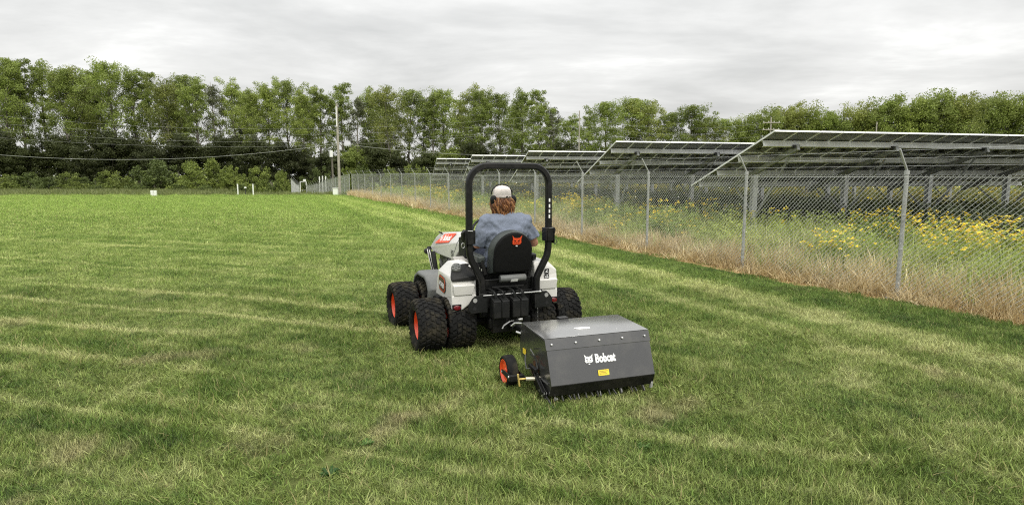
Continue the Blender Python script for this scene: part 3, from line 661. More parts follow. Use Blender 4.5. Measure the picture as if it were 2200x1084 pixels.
for i, (px, py, k) in enumerate(front):
    Y = 112 + (i * 37 % 11) * .9; Y2 = Y
    ref = 'to the left of the tall utility pole' if px < 724 else 'to the right of the tall utility pole'
    ls = [p for p in front if (p[0] < 724) == (px < 724)]; n = (len(ls) - 1 - ls.index((px, py, k))) if px < 724 else ls.index((px, py, k))
    plant('cottonwood_tree', TPd[k], at_px(px, Y), Y, 25., z_px(py + 3, Y), .92, 'tall %s tree, %s %s' % (kindw[k], ORD[n], ref), 'tree', 'tall trees along the far edge of the field')
back = [(40, 150), (205, 165), (385, 185), (530, 190), (672, 200), (820, 205), (990, 205), (1100, 215), (1180, 235)]
for i, (px, py) in enumerate(back):
    Y = 128 + (i * 29 % 9); ls = [p for p in back if (p[0] < 724) == (px < 724)]; n = (len(ls) - 1 - ls.index((px, py))) if px < 724 else ls.index((px, py))
    plant('cottonwood_tree', TP[(i * 5 + 1) % 4], at_px(px, Y), Y, 25., z_px(py + 6, Y), .95, 'tree half hidden in the second line, %s %s of the utility pole' % (ORD[n], 'left' if px < 724 else 'right'), 'tree', 'trees of the second line showing between the front ones')
right = [(1300, 214, 0, 1.0), (1345, 204, 0, 1.05), (1392, 210, 1, .95), (1440, 234, 0, .8), (1476, 220, 0, .85), (1520, 246, 1, .8), (1556, 248, 0, .75), (1596, 240, 2, .9), (1640, 222, 2, .95), (1690, 213, 1, 1.0), (1738, 222, 2, .95), (1786, 226, 0, .9),
         (1845, 214, 1, 1.0), (1888, 200, 0, 1.05), (1940, 194, 2, 1.1), (1996, 184, 0, 1.15), (2048, 192, 1, 1.05), (2100, 196, 0, 1.1), (2160, 190, 2, 1.1), (2220, 200, 0, 1.1)]
for i, (px, py, k, ws) in enumerate(right):
    Y = 104 + (i * 31 % 8); 
    lab = '%s-crowned tree behind the panels, %s to the %s of the crossarm pole' % (('dark', 'olive', 'light green')[k], ORD[abs([p[0] < 1650 for p in right].index(False) - i - (1 if px < 1650 else 0))], 'left' if px < 1650 else 'right')
    TQ = [TP[0], TP[2], TP[4]] if px < 1580 else RP
    plant('broad_tree', TQ[k], at_px(px, Y), Y, 25. if px < 1580 else 15., z_px(py + 2, Y), ws * (1.2 if px < 1580 else .82), lab, 'tree', 'round crowned trees behind the solar panels')
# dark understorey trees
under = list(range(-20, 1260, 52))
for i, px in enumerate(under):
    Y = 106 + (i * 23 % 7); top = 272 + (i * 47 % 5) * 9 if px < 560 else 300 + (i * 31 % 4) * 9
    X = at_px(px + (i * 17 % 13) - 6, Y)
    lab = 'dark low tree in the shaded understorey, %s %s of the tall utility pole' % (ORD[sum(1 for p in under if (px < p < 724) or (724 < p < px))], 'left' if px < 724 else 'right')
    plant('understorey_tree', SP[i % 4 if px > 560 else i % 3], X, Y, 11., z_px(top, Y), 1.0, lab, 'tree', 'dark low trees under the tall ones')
# far wood closing the horizon
g2 = np.random.default_rng(5); xw = g2.uniform(-190, 200, 1500); cw = np.stack([xw, 140 + g2.uniform(-5, 22, 1500), -1.6 + g2.random(1500) ** .8 * (8.5 + 1.5 * np.sin(xw * .13) + 1.2 * np.sin(xw * .31))], -1)
fw = crown_mesh('distant_wood', cluster_leaves(cw, g2.uniform(1.2, 2.4, 1500), 60, .8, 6), lm_d); o = bpy.data.objects.new('distant_wood', fw); COL.objects.link(o)
tag(o, 'dark mass of far woodland closing the view between the tree trunks', 'woodland', kind='stuff')
bushes = [(150, 366, 1, 1.1), (182, 376, 2, .9), (236, 362, 1, 1.25), (272, 374, 3, .8), (338, 334, 2, 1.7), (408, 340, 1, 1.3), (458, 334, 1, 1.45), (498, 350, 3, 1.0), (558, 352, 1, 1.2), (606, 360, 3, .8), (590, 384, 2, .7), (520, 392, 0, .6), (380, 392, 2, .6),
          (206, 394, 2, .6), (300, 396, 0, .55), (440, 394, 2, .6), (660, 372, 2, .9), (700, 380, 4, .9), (60, 366, 0, 1.2), (105, 376, 2, 1.0), (10, 370, 3, 1.2),
          (690, 352, 2, .8), (745, 352, 3, .7), (782, 350, 0, .8), (835, 352, 3, .7), (884, 346, 1, .9), (912, 352, 3, .7), (960, 360, 2, .8), (1010, 350, 4, 1.0), (1080, 352, 2, 1.0)]
bs = sorted(b[0] for b in bushes)
for i, (px, py, k, ws) in enumerate(bushes):
    Y = 97 + (i * 19 % 5) if py < 390 else 93.5
    n = bs.index(px); lab = '%s bush below the tall trees, %s bush from the %s end' % (('olive green', 'bright yellow green', 'mid green', 'low yellow green', 'very dark green')[k], ORD[n] if n < 15 else ORD[len(bs) - 1 - n], 'left' if n < 15 else 'right')
    X = at_px(px, Y); z = float(tz(X, Y)); h = z_px(py, Y) - z; H0 = HT.setdefault(BP[k][1].name, top_of(BP[k][1]))
    t_ = thing('bush', lab, 'bush', (X, Y, z - .1), rng.uniform(0, 6), 'bushes along the field edge', (ws * .98, ws * .98, h / H0 * .98)); part('stems', BP[k][0], t_); part('foliage', BP[k][1], t_)
# low brush hiding the ground line
g3 = np.random.default_rng(9); xb = g3.uniform(-105, -20, 1500); cb_ = np.stack([xb, 98 + g3.uniform(0, 6, 1500), -1.6 + g3.random(1500) * (.9 + .4 * np.sin(xb * .5) + .3 * np.sin(xb * 1.3))], -1)
o = bpy.data.objects.new('brush', crown_mesh('brush', cluster_leaves(cb_, g3.uniform(.3, .6, 1500), 42, .2, 10), lm_r)); COL.objects.link(o); tag(o, 'low tangled brush at the foot of the bushes on the left', 'brush', kind='stuff')

# ------------------------------------------------------------------ poles and wires
m_wood = mat('weathered_wood', (.33, .30, .26), .85, var=.25, vscale=5, bump=.4)
m_wire2 = mat('power_line', (.40, .40, .38), .5, var=.05)
def pole(px, Y, top, label, arms=(), r0=.17, wood=m_wood, extra=None):
    X = at_px(px, Y); z0 = float(tz(X, Y)); H = z_px(top, Y) - z0
    t_ = thing('utility_pole', label, 'utility pole', (X, Y, z0)); mb = MB(); mb.cyl((0, 0, -.3), (0, 0, H), r0, 12, r0 * .66); mb.build('pole', wood, t_, smooth=40)
    for a_ in arms:
        mb = MB(); mb.box((0, -.14, H - a_), (2.2, .10, .12)); c = mb.build('crossarm', wood, t_)
        for x_ in (-1., -.35, .35, 1.): m2 = MB(); m2.lathe([(H - a_ + .06, .03), (H - a_ + .12, .05), (H - a_ + .2, .03)], 'z', 8, (x_, -.14, 0)); m2.build('insulator', mw, c)
    if extra: extra(t_, H)
    return X, Y, z0 + H
def deco(t_, H):
    mb = MB(); mb.box((0, -.2, H - 1.2), (.08, .06, 1.8)); mb.build('ground_wire_cover', mw, t_)
P1 = pole(729, 56, 222, 'tall pale wooden utility pole standing at the bend of the fence', extra=deco, r0=.135)
def trafo(t_, H):
    mb = MB(); mb.cyl((0, -.3, H - .9), (0, -.3, H - .1), .22, 12); mb.build('transformer', mw, t_, smooth=40)
P2 = pole(715, 78, 322, 'short dark pole with a pale transformer left of the tall utility pole', extra=trafo, r0=.15, wood=m_bark)
P3 = pole(1243, 92, 238, 'slim utility pole rising behind the solar panels right of the roll bar', r0=.12)
P4 = pole(1650, 80, 252, 'right-hand utility pole with two short crossarms behind the solar panels', arms=(.7, 1.6), r0=.13)
P5 = pole(1875, 96, 262, 'rightmost slender utility pole just showing above the nearest solar panels', r0=.12)
P0 = pole(-330, 88, 205, 'utility pole beyond the left edge carrying the upper wires', arms=(.6,), r0=.15)
wires = []
def wire(a_, b2, sag, label, r=.007):
    mb = MB(); wire_between(mb, a_, b2, r, sag, 40, 4); o = mb.build('power_line', m_wire2); tag(o, label, 'wire', 'power lines in front of the trees')
for k, (dz0, dz1, sg, nm) in enumerate(((0., -.1, 3.6, 'topmost'), (-1.5, -1.1, 3.2, 'second highest'), (-2.6, -2.1, 3.2, 'third highest'), (-3.6, -2.2, 3.4, 'fourth highest'))):
    wire((P0[0], P0[1], P0[2] + dz0), (P3[0], P3[1], P3[2] + dz1), sg, '%s thin power line sagging across the trees left of the slim pole' % nm)
for k, dz_ in enumerate((-.6, -1.5, -2.4)):
    wire((P3[0], P3[1], P3[2] - .3 + dz_), (P4[0], P4[1], P4[2] - .1 + dz_ * .9), 1.2, '%s of three thin lines between the slim pole and the crossarm pole' % ('upper', 'middle', 'lower')[k])
wire((at_px(-260, 50), 50, 4.6), (P1[0], P1[1], P1[2] - 3.6), 1.5, 'single thick low cable running from the left edge up to the tall pole', .011)
wire((P1[0], P1[1], P1[2] - 3.6), (P3[0], P3[1], P3[2] - 5.6), 1.0, 'single low cable from the tall pole to the slim pole on the right', .013)
# small things at the end of the lawn
def small(px, Y, build, name, label, cat, group=None):
    X = at_px(px, Y); o = build(); o.location = (X, Y, float(tz(X, Y))); tag(o, label, cat, group)
def wpost():
    mb = MB(); mb.cyl((0, 0, -.1), (0, 0, 1.0), .055, 10); mb.lathe([(1.0, .062), (1.05, .05), (1.07, .0)], 'z', 10); return mb.build('marker_post', mw, None, smooth=40)
small(509.5, 54, wpost, '', 'white marker post at the end of the lawn, left of the short black post', 'post', 'white marker posts')
small(542.5, 54.5, wpost, '', 'white marker post at the end of the lawn, right of the short black post', 'post', 'white marker posts')
def bpost():
    mb = MB(); mb.cyl((0, 0, -.1), (0, 0, .68), .04, 8); mb.cur = 1; mb.box((0, 0, .74), (.16, .12, .12)); return mb.build('meter_post', [m_cable, mw], None)
small(526, 54, bpost, '', 'short black post with a small white top between the two white posts', 'post')
def wbox():
    mb = MB(); mb.box((-.14, 0, .27), (.17, .18, .56)); mb.box((.14, 0, .27), (.17, .18, .56)); mb.box((0, .03, .15), (.10, .08, .26)); return mb.build('utility_box', mw, None, bevel=.01)
small(328, 50.5, wbox, '', 'pair of small joined white utility boxes on the lawn at far left', 'utility box')
def wbox2():
    mb = MB(); mb.box((0, 0, .33), (.42, .3, .66)); mb.box((0, 0, .68), (.48, .36, .05)); return mb.build('utility_box', mw, None, bevel=.01)
small(720, 55, wbox2, '', 'white metal cabinet at the foot of the tall utility pole', 'utility box')

# ------------------------------------------------------------------ decals
def text_mesh(txt, size, m, xs=.8, bold=.0, sp=1.0, ext=.0012):
    cu = bpy.data.curves.new('txt', 'FONT'); cu.body = txt; cu.size = size; cu.offset = bold; cu.extrude = ext; cu.space_character = sp; cu.align_x = 'CENTER'; cu.align_y = 'CENTER'; cu.resolution_u = 3
    o = bpy.data.objects.new('txt', cu); COL.objects.link(o); dg = bpy.context.evaluated_depsgraph_get(); me = bpy.data.meshes.new_from_object(o.evaluated_get(dg))
    bpy.data.objects.remove(o); me.transform(Matrix.Diagonal((xs, 1, 1, 1))); me.materials.clear(); me.materials.append(m); return me
def frame_on(origin, right, up, lift=.003):
    r_, u_ = Vector(right).normalized(), Vector(up); n_ = r_.cross(u_).normalized(); u_ = n_.cross(r_)
    return Matrix((r_, u_, n_)).transposed().to_4x4(), Vector(origin) + n_ * lift
def decal(name, me, parent, origin, right, up, lift=.003, label=None):
    M, o_ = frame_on(origin, right, up, lift); o = bpy.data.objects.new(name, me); COL.objects.link(o); o.parent = parent
    o.matrix_basis = Matrix.Translation(o_) @ M
    if label: o['label'] = label
    return o
def poly_mesh(name, polys, mats, ext=.0015):
    """polys: list of (points2d, material index, height)"""
    mb = MB()
    for pts, k, h in polys: mb.cur = k; mb.prism([(p[0], p[1], 0) for p in pts], (0, 0, h - ext), (0, 0, h))
    return mb.mesh(name, mats)
def rrect(w, h, r=.2, n=4):
    r = r * min(w, h); out = []
    for cx_, cy_, a0 in ((w / 2 - r, h / 2 - r, 0), (-w / 2 + r, h / 2 - r, 90), (-w / 2 + r, -h / 2 + r, 180), (w / 2 - r, -h / 2 + r, 270)): out += arc(cx_, cy_, r, a0, a0 + 90, n)
    return out
def cat_head(s, m_main, m_eye):
    half = [(0, .27), (.10, .30), (.24, .30), (.36, .40), (.50, .56), (.45, .32), (.41, .16), (.46, .02), (.40, -.02), (.50, -.14), (.40, -.15), (.46, -.28), (.34, -.26), (.34, -.36), (.22, -.31), (.15, -.38), (.10, -.30), (0, -.32)]
    out = [(x * s, y * s) for x, y in half] + [(-x * s, y * s) for x, y in reversed(half[1:-1])]
    eye = lambda sg: [(sg * x * s, y * s) for x, y in ((.07, .00), (.28, .13), (.30, .05), (.16, -.06))]
    nose = [(x * s, y * s) for x, y in ((-.06, -.12), (.06, -.12), (.03, -.20), (-.03, -.20))]
    chk = lambda sg: [(sg * x * s, y * s) for x, y in ((.12, -.16), (.30, -.12), (.22, -.22))]
    chin = [(.10 * s * math.cos(a), -.47 * s + .065 * s * math.sin(a)) for a in [k * PI / 4 for k in range(8)]]
    return poly_mesh('emblem', [(out, 0, .0015), (chin, 0, .0015)] + [(eye(1), 1, .003), (eye(-1), 1, .003), (nose, 1, .003), (chk(1), 1, .003), (chk(-1), 1, .003)], [m_main, m_eye])

# ------------------------------------------------------------------ tractor materials
m_white2 = mat('body_white', (.66, .645, .61), .32, var=.03, vscale=4, spec=.5, coat=.35, dirt=(.50, .48, .43), dscale=3.5, dirt_amt=.28)
m_grey = mat('grey_plastic', (.13, .135, .13), .55, var=.12, vscale=60, dirt=(.20, .19, .17), dscale=3, dirt_amt=.5)
m_lgrey = mat('light_grey_plastic', (.30, .30, .285), .5, var=.08, vscale=30, dirt=(.22, .21, .19), dscale=5)
m_black = mat('black_paint', (.007, .007, .007), .42, var=.3, vscale=20, spec=.28, dirt=(.03, .027, .024), dscale=5, dirt_amt=.5)
m_plast = mat('black_plastic', (.009, .0095, .009), .55, spec=.25, var=.2, vscale=40, bump=.15, bscale=300, dirt=(.03, .028, .025), dscale=4, dirt_amt=.5)
m_vinyl = mat('seat_vinyl', (.006, .006, .006), .75, spec=.18, var=.12, vscale=20, bump=.25, bscale=260)
m_vinylg = mat('seat_vinyl_side', (.040, .048, .044), .5, var=.15, vscale=10, bump=.2, bscale=200)
m_rub = mat('tyre_rubber', (.011, .011, .0105), .8, var=.4, vscale=18, bump=.3, bscale=90, spec=.15, dirt=(.060, .052, .034), dscale=6, dirt_amt=.75)
m_orange = mat('orange_rim', (.86, .085, .018), .38, var=.06, coat=.3, dirt=(.45, .07, .03), dscale=8, dirt_amt=.35)
m_logo_o = mat('orange_print', (.80, .08, .02), .5, var=.03)
m_logo_w = mat('white_print', (.82, .82, .80), .5, var=.02)
m_steel = mat('bright_steel', (.55, .55, .53), .3, metal=.8, var=.15, vscale=30)
m_dsteel = mat('dark_steel', (.10, .10, .095), .45, metal=.5, var=.3, vscale=30)
m_red = mat('red_lens', (.14, .006, .012), .15, var=.1, coat=1)
m_yellow = mat('yellow_zinc', (.55, .42, .13), .4, metal=.5, var=.2)
m_ylab = mat('yellow_label', (.80, .60, .04), .5, var=.05)
m_dark = mat('shadow_and_label_black', (.008, .008, .008), .8, var=.2)  # black of the warning labels; also stands in for shade in slots and holes

# ------------------------------------------------------------------ tractor
TO = (-.138, 6.41); TR = R(22)
tr = thing('compact_tractor', 'white and black compact tractor with dual chunky tyres and orange rims on the lawn', 'tractor', (TO[0], TO[1], 0), TR)
def tyre_mesh(W=.29, Rr=.280):
    mb = MB(); h = W / 2
    prof = [(-h * .60, .150), (-h * .84, .157), (-h * .97, .188), (-h, .220), (-h * .96, .250), (-h * .84, .262), (-h * .4, .2675), (0, .2685), (h * .4, .2675), (h * .84, .262), (h * .96, .250), (h, .220), (h * .97, .188), (h * .84, .157), (h * .60, .150)]
    mb.lathe(prof, 'x', 48)
    r = random.Random(3); NL = 26
    def lug(th, x, wx, wt, skew, r0, r1):
        ps = []
        for rr, k in ((r0, 1.), (r1, .80)):
            for sx, st_ in ((-1, -1), (1, -1), (1, 1), (-1, 1)):
                t_ = th + (st_ * wt * k + sx * skew) / Rr; ps.append((x + sx * wx * k, rr * math.cos(t_), rr * math.sin(t_)))
        mb.add(ps, [(3, 2, 1, 0), (4, 5, 6, 7), (0, 1, 5, 4), (1, 2, 6, 5), (2, 3, 7, 6), (3, 0, 4, 7)])
    for k in range(NL):
        t_ = 2 * PI * k / NL; d = PI / NL
        lug(t_, 0.0, .021, .022, .008, .26, Rr)
        lug(t_ + d, .049, .024, .021, .009, .26, Rr - .001); lug(t_ + d * 1.05, -.049, .024, .021, -.009, .26, Rr - .001)
        lug(t_ + d * .1, .098, .024, .020, .008, .256, Rr - .004); lug(t_, -.098, .024, .020, -.008, .256, Rr - .004)
        for sg in (1, -1):      # shoulder blocks wrapping onto the side wall
            ps = []; tt = t_ + d * (1.1 if sg > 0 else 1.)
            for (x, rr, kk) in ((.117, Rr - .007, .95), (.143, Rr - .021, .95), (.149, .236, .75), (.115, .244, 1.)):
                for st_ in (-1, 1): a_ = tt + st_ * .0195 * kk / Rr + .02 * sg; ps.append((sg * x, rr * math.cos(a_), rr * math.sin(a_)))
            mb.add(ps, [(0, 1, 3, 2), (2, 3, 5, 4), (4, 5, 7, 6), (6, 7, 1, 0), (0, 2, 4, 6), (1, 7, 5, 3)])
    return mb.mesh('tyre', m_rub, 35)
def rim_mesh(W=.29, side=-1):
    mb = MB(); h = W / 2
    for sg in (-1, 1): mb.lathe([(sg * h * .62, .152), (sg * h * .70, .158), (sg * h * .72, .150), (sg * h * .60, .142), (sg * h * .3, .136), (0, .132)], 'x', 40)
    mb.lathe([(side * -.03, .138), (side * -.03, .10), (side * .01, .085), (side * .012, .05), (side * .03, .045), (side * .035, .0)], 'x', 32)
    mb.lathe([(side * -.05, .138), (side * -.05, .0)], 'x', 32)
    for k in range(5): a = 2 * PI * k / 5; mb.cyl((side * .005, .067 * math.cos(a), .067 * math.sin(a)), (side * .028, .067 * math.cos(a), .067 * math.sin(a)), .011, 6)
    return mb.mesh('rim', m_orange, 40)
TYM = tyre_mesh(); RML = rim_mesh(side=-1); RMR = rim_mesh(side=1)
FRM = Matrix.Rotation(R(2.5), 4, 'Z'); FO = Vector((-.035, 1.10, 0))
for ay, outer, inner in ((0, .785, .465), (1, .785, .465)):
    for sg in (-1, 1):
        for xx in (outer, inner):
            p = Vector((sg * xx - (.022 if sg < 0 else .04), 0, .272)); rz = 0
            if ay: p = FRM @ p + FO; rz = R(2.5)
            w_ = part('wheel', RML if sg < 0 else RMR, tr, p, (random.uniform(0, 6), 0, rz)); part('tyre', TYM, w_)
mb = MB(); mb.cyl((-.7, 0, .264), (.7, 0, .264), .05, 12); mb.hull([(x, y, z) for x in (-.17, .17) for y in (-.15, .18) for z in (.18, .36)]); mb.build('axle', m_black, tr)
mb = MB(); a_, b2 = FRM @ Vector((-.7, 0, .264)) + FO, FRM @ Vector((.7, 0, .264)) + FO; mb.cyl(a_, b2, .05, 12); mb.hull([(x - .03, y, z) for x in (-.17, .17) for y in (.95, 1.25) for z in (.18, .36)]); mb.build('axle', m_black, tr)
# frame and belly
mb = MB(); mb.hull([(x, y, z) for x in (-.30, .30) for y in (-.20, .45) for z in (.34, .56)]); mb.hull([(x - .02, y, z) for x in (-.2, .2) for y in (.4, 1.7) for z in (.30, .50)])
mb.box((0, .5, .40), (.30, .5, .14)); mb.build('chassis', m_black, tr, bevel=.012)
mb = MB(); mb.hull([(x, y, z) for x in (-.20, .20) for y in (-.34, -.12) for z in (.20, .44)]); mb.box((0, -.30, .30), (.46, .05, .10)); mb.box((0, -.37, .27), (.08, .22, .05)); mb.build('rear_hitch', m_black, tr, bevel=.008)

# left fender (upper body, lower leg, black tank), right fender
def fender(sg, tank):
    X = lambda v: sg * v
    mb = MB()
    mb.hull([(X(x), y, z) for x, y, z in ((.60, .31, .79), (.60, .43, .51), (.60, .05, .52), (.60, -.205, .58), (.60, -.20, .72), (.595, -.19, .79), (.505, .27, .895), (.505, .02, .895), (.50, -.06, .87), (.33, .27, .905), (.33, -.06, .88), (.33, .40, .51), (.33, -.205, .58), (.33, -.20, .72))])
    mb.hull([(X(x), y, z) for x, y, z in ((.598, .17, .53), (.598, -.13, .43), (.598, -.215, .43), (.598, -.215, .60), (.50, -.215, .60), (.49, -.215, .44), (.44, -.215, .50), (.33, -.215, .55), (.33, -.215, .60), (.50, .17, .53), (.50, -.13, .44))])
    if sg > 0: mb.hull([(x, y, z) for x, y, z in ((.599, .2, .79), (.599, -.19, .72), (.597, -.196, .80), (.51, .2, .898), (.505, -.16, .893), (.331, -.16, .898), (.331, .2, .90), (.331, -.203, .72), (.331, -.19, .85), (.53, -.198, .83), (.5, .2, .7))])
    f_ = mb.build('fender', m_white2, tr, bevel=.014, seg=3)
    # rear facet: shallow raised panel leaning under
    mb = MB(); z1, z0 = .715, .60
    mb.hull([(X(x), y, z) for x, y, z in ((.585, -.20, z1), (.36, -.20, z1), (.585, -.242, z1 - .012), (.36, -.242, z1 - .012), (.575, -.226, z0), (.38, -.226, z0), (.575, -.20, z0 - .012), (.38, -.20, z0 - .012))]); mb.build('rear_panel', m_white2, f_, bevel=.006)
    mb = MB(); mb.lathe([(-.245, .0), (-.242, .026), (-.232, .030), (-.21, .030)], 'y', 16, (0, 0, 0)); me = mb.mesh('tail_light', m_red, 40); o = part('tail_light', me, f_, (X(.548), 0, .475)); o.scale = (1.3, 1, .82)
    mb = MB(); mb.box((X(.548), -.2145, .475), (.098, .012, .064)); mb.build('light_bezel', m_plast, f_, bevel=.004)
    return f_
FL_ = fender(-1, True); FR_ = fender(1, False)
mb = MB(); mb.hull([(-x, y, z) for x, y, z in ((.585, -.214, .735), (.34, -.214, .735), (.604, -.17, .80), (.545, -.02, .885), (.34, -.0, .90), (.34, -.214, .79), (.57, -.21, .775), (.604, -.21, .75), (.46, -.08, .895))]); tk = mb.build('tank', m_plast, tr, bevel=.018, seg=3)
mb = MB(); Mx = Matrix.Translation((-.515, -.105, .868)) @ Matrix.Rotation(R(-20), 4, 'Y') @ Matrix.Rotation(R(38), 4, 'X'); mb.M = Mx
mb.lathe([(-.03, .056), (.01, .054), (.022, .048), (.022, .0)], 'z', 20)
for k in range(3): mb.box((0, 0, .025), (.014, .085, .012), Matrix.Rotation(k * PI / 3, 3, 'Z'))
mb.build('filler_cap', m_grey, tk, smooth=40)
# model badge on the left fender side
bx0 = (-.602, .125, .672)
m_brownb = mat('badge_dark', (.09, .055, .035), .4, var=.1)
oct_ = lambda w, h, c: [(w / 2 - c, h / 2), (w / 2, h / 2 - c), (w / 2, -h / 2 + c), (w / 2 - c, -h / 2), (-w / 2 + c, -h / 2), (-w / 2, -h / 2 + c), (-w / 2, h / 2 - c), (-w / 2 + c, h / 2)]
bd = decal('model_badge', poly_mesh('model_badge', [(oct_(.26, .17, .04), 0, .003), (oct_(.238, .15, .036), 1, .0045), (oct_(.222, .134, .032), 0, .006)], [m_brownb, m_logo_o]), FL_, bx0, (0, -1, -.10), (0, -.1, 1), .004)
tm = text_mesh('AT450', .075, m_logo_w, .88, .0016); o = part('lettering', tm, bd, (0, -.012, .008))
# right fender warning labels
lab = decal('warning_label', poly_mesh('warning_label', [(rrect(.052, .052, .1), 0, .002)], [m_dark]), FR_, (.470, -.203, .792), (1, 0, 0), (0, .0, 1), .006)
me = poly_mesh('pictogram', [([(-.016, -.014), (.016, -.014), (.016, -.008), (-.016, -.004)], 0, .0035), ([(-.012, .0), (.004, .016), (.012, .012), (.0, -.002)], 0, .0035)], [m_logo_w]); part('pictogram', me, lab)
lab = decal('warning_label', poly_mesh('warning_label', [(rrect(.052, .052, .1), 0, .002)], [m_dark]), FR_, (.470, -.205, .735), (1, 0, 0), (0, .0, 1), .006)
me = poly_mesh('pictogram', [([(-.018, -.016), (-.004, -.016), (-.008, .006), (-.016, .006)], 0, .0035), ([(.002, -.014), (.018, -.014), (.018, -.002), (.002, .004)], 0, .0035), ([(-.004, .010), (.014, .010), (.014, .016), (-.004, .016)], 0, .0035)], [m_logo_w]); part('pictogram', me, lab)

# front hood
T_ = lambda x, y, z: tuple(FRM @ Vector((x, y - 1.1, z)) + Vector((.05, 1.1, 0)))
mb = MB()
mb.hull([T_(*p) for p in ((-.30, .62, 1.02), (-.30, .93, .80), (-.30, 1.78, .80), (-.30, 1.90, .86), (-.30, .80, 1.025), (-.205, .86, 1.135), (-.195, 1.74, 1.065), (-.22, 1.86, 1.0),
                          (.30, .62, 1.02), (.30, .93, .80), (.30, 1.78, .80), (.30, 1.90, .86), (.30, .80, 1.025), (.205, .86, 1.135), (.195, 1.74, 1.065), (.22, 1.86, 1.0), (-.21, .60, 1.125), (.21, .60, 1.125))])
hood = mb.build('hood', m_white2, tr, bevel=.012, seg=3)
for k in range(5):
    mb = MB(); mb.box(T_(-.302, .98, .845 + .016 * k), (.006, .10, .006)); mb.build('vent_slot', m_dark, hood)
mb = MB(); mb.bar(T_(-.3, .90, .9), T_(-.3, .79, 1.03), .006, .004); mb.bar(T_(-.3, .79, 1.028), T_(-.205, .84, 1.137), .006, .004); mb.build('panel_seam', m_grey, hood)
# red decal on the sloped shoulder of the hood
c0 = Vector(T_(-.250, 1.36, 1.018)); rt = Vector(T_(0, -1, .115)) - Vector(T_(0, 0, 0)); upv = Vector(T_(.10, 0, .155)) - Vector(T_(0, 0, 0))
hd = decal('hood_decal', poly_mesh('hood_decal', [([(-.36, -.066), (.22, -.066), (.34, .066), (-.12, .066)], 0, .0025)], [m_logo_o]), hood, c0, rt, upv, .009)
part('emblem', cat_head(.088, m_logo_w, m_logo_o), hd, (-.15, -.005, .003)); part('lettering', text_mesh('Bobcat', .115, m_logo_w, .88, .004), hd, (.08, -.002, .004))
mb = MB(); mb.box(T_(-.215, 1.67, 1.062), (.05, .12, .012), Matrix.Rotation(R(38), 3, 'Y')); mb.build('hood_grip', m_plast, hood)
# dash and steering console
mb = MB(); mb.hull([(x, y, z) for x, y, z in ((-.24, .60, 1.12), (.24, .60, 1.12), (-.24, .47, 1.05), (.24, .47, 1.05), (-.24, .47, .62), (.24, .47, .62), (-.24, .72, .62), (.24, .72, .62), (-.24, .72, 1.1), (.24, .72, 1.1))]); mb.build('console', m_plast, tr, bevel=.015)
mb = MB(); mb.box((-.16, .515, 1.105), (.12, .07, .015), Matrix.Rotation(R(28), 3, 'X')); mb.cyl((-.13, .50, 1.08), (-.13, .47, 1.14), .018, 8); mb.build('dash_panel', m_lgrey, tr)
mb = MB(); mb.cyl((0, .56, 1.0), (0, .42, 1.16), .022, 10); mb.tube([(.17 * math.cos(a), .40 + .075 * math.sin(a), 1.17 + .15 * math.sin(a)) for a in [2 * PI * k / 28 for k in range(28)]], .014, 8, closed=True); mb.bar((-.16, .4, 1.17), (.16, .4, 1.17), .03, .012); mb.build('steering_wheel', m_plast, tr, smooth=40)
# engine bay below the hood, grille guard
mb = MB(); mb.hull([T_(x, y, z) for x in (-.23, .23) for y in (.85, 1.7) for z in (.48, .80)])
for (yy, zz, rr) in ((1.02, .70, .05), (1.15, .64, .06), (1.30, .72, .045), (1.45, .66, .05), (1.22, .76, .03)): mb.cyl(T_(-.30, yy, zz), T_(-.22, yy, zz), rr, 10)
mb.tube([T_(-.28, .9, .62), T_(-.30, 1.1, .78), T_(-.29, 1.3, .58), T_(-.29, 1.5, .74)], .018, 6); mb.build('engine', m_dsteel, tr, smooth=35)
mb = MB()
for sg in (-1, 1): mb.bar(T_(sg * .33, 1.80, .80), T_(sg * .33, 1.62, .40), .045, .03); mb.bar(T_(sg * .33, 1.80, .80), T_(sg * .32, 1.93, .84), .04, .03); mb.bar(T_(sg * .335, 1.66, .82), T_(sg * .33, 1.50, .44), .05, .06)
mb.bar(T_(-.33, 1.93, .84), T_(.33, 1.93, .84), .04, .04); mb.build('front_guard', m_plast, tr, bevel=.006)
for off in (0, .10):
    mb = MB(); mb.bar(T_(-.356, 1.86 - off, .83), T_(-.354, 1.60 - off, .50), .008, .014); mb.build('guard_trim', m_white2, tr)
mb = MB(); mb.lathe([(-.03, .0), (-.03, .035), (.02, .04), (.03, .03), (.03, 0)], 'y', 14, T_(-.345, 1.90, .80)); mb.build('headlight', m_plast, tr, smooth=40)
# front fenders over the inner tyres
def front_fender(sg, m):
    mb = MB(); w0, w1 = .33, .60; prof = [(-.36, .34), (-.40, .50), (-.34, .60), (-.24, .655), (.10, .66), (.24, .60), (.33, .47)]; vs_ = []; n = len(prof)
    for (x, k) in ((w0, 1.), (w1 - .03, 1.), (w1, .93)):
        for (y, z) in prof: vs_.append(FRM @ Vector((sg * x, y * k, .264 + (z - .264) * (1 if k == 1. else .955))) + FO)
    for (x, k) in ((w1, .86), (w0, .93)):
        for (y, z) in prof: vs_.append(FRM @ Vector((sg * x, y * k, .264 + (z - .264) * (.87 if x == w1 else .93))) + FO)
    fs = [(a * n + i, a * n + i + 1, ((a + 1) % 5) * n + i + 1, ((a + 1) % 5) * n + i) for a in range(5) for i in range(n - 1)] + [tuple(a * n for a in range(5)), tuple(a * n + n - 1 for a in range(4, -1, -1))]
    mb.add(vs_, fs); return mb.build('front_fender', m, tr, bevel=.01, smooth=35)
front_fender(-1, m_grey); front_fender(1, m_lgrey)
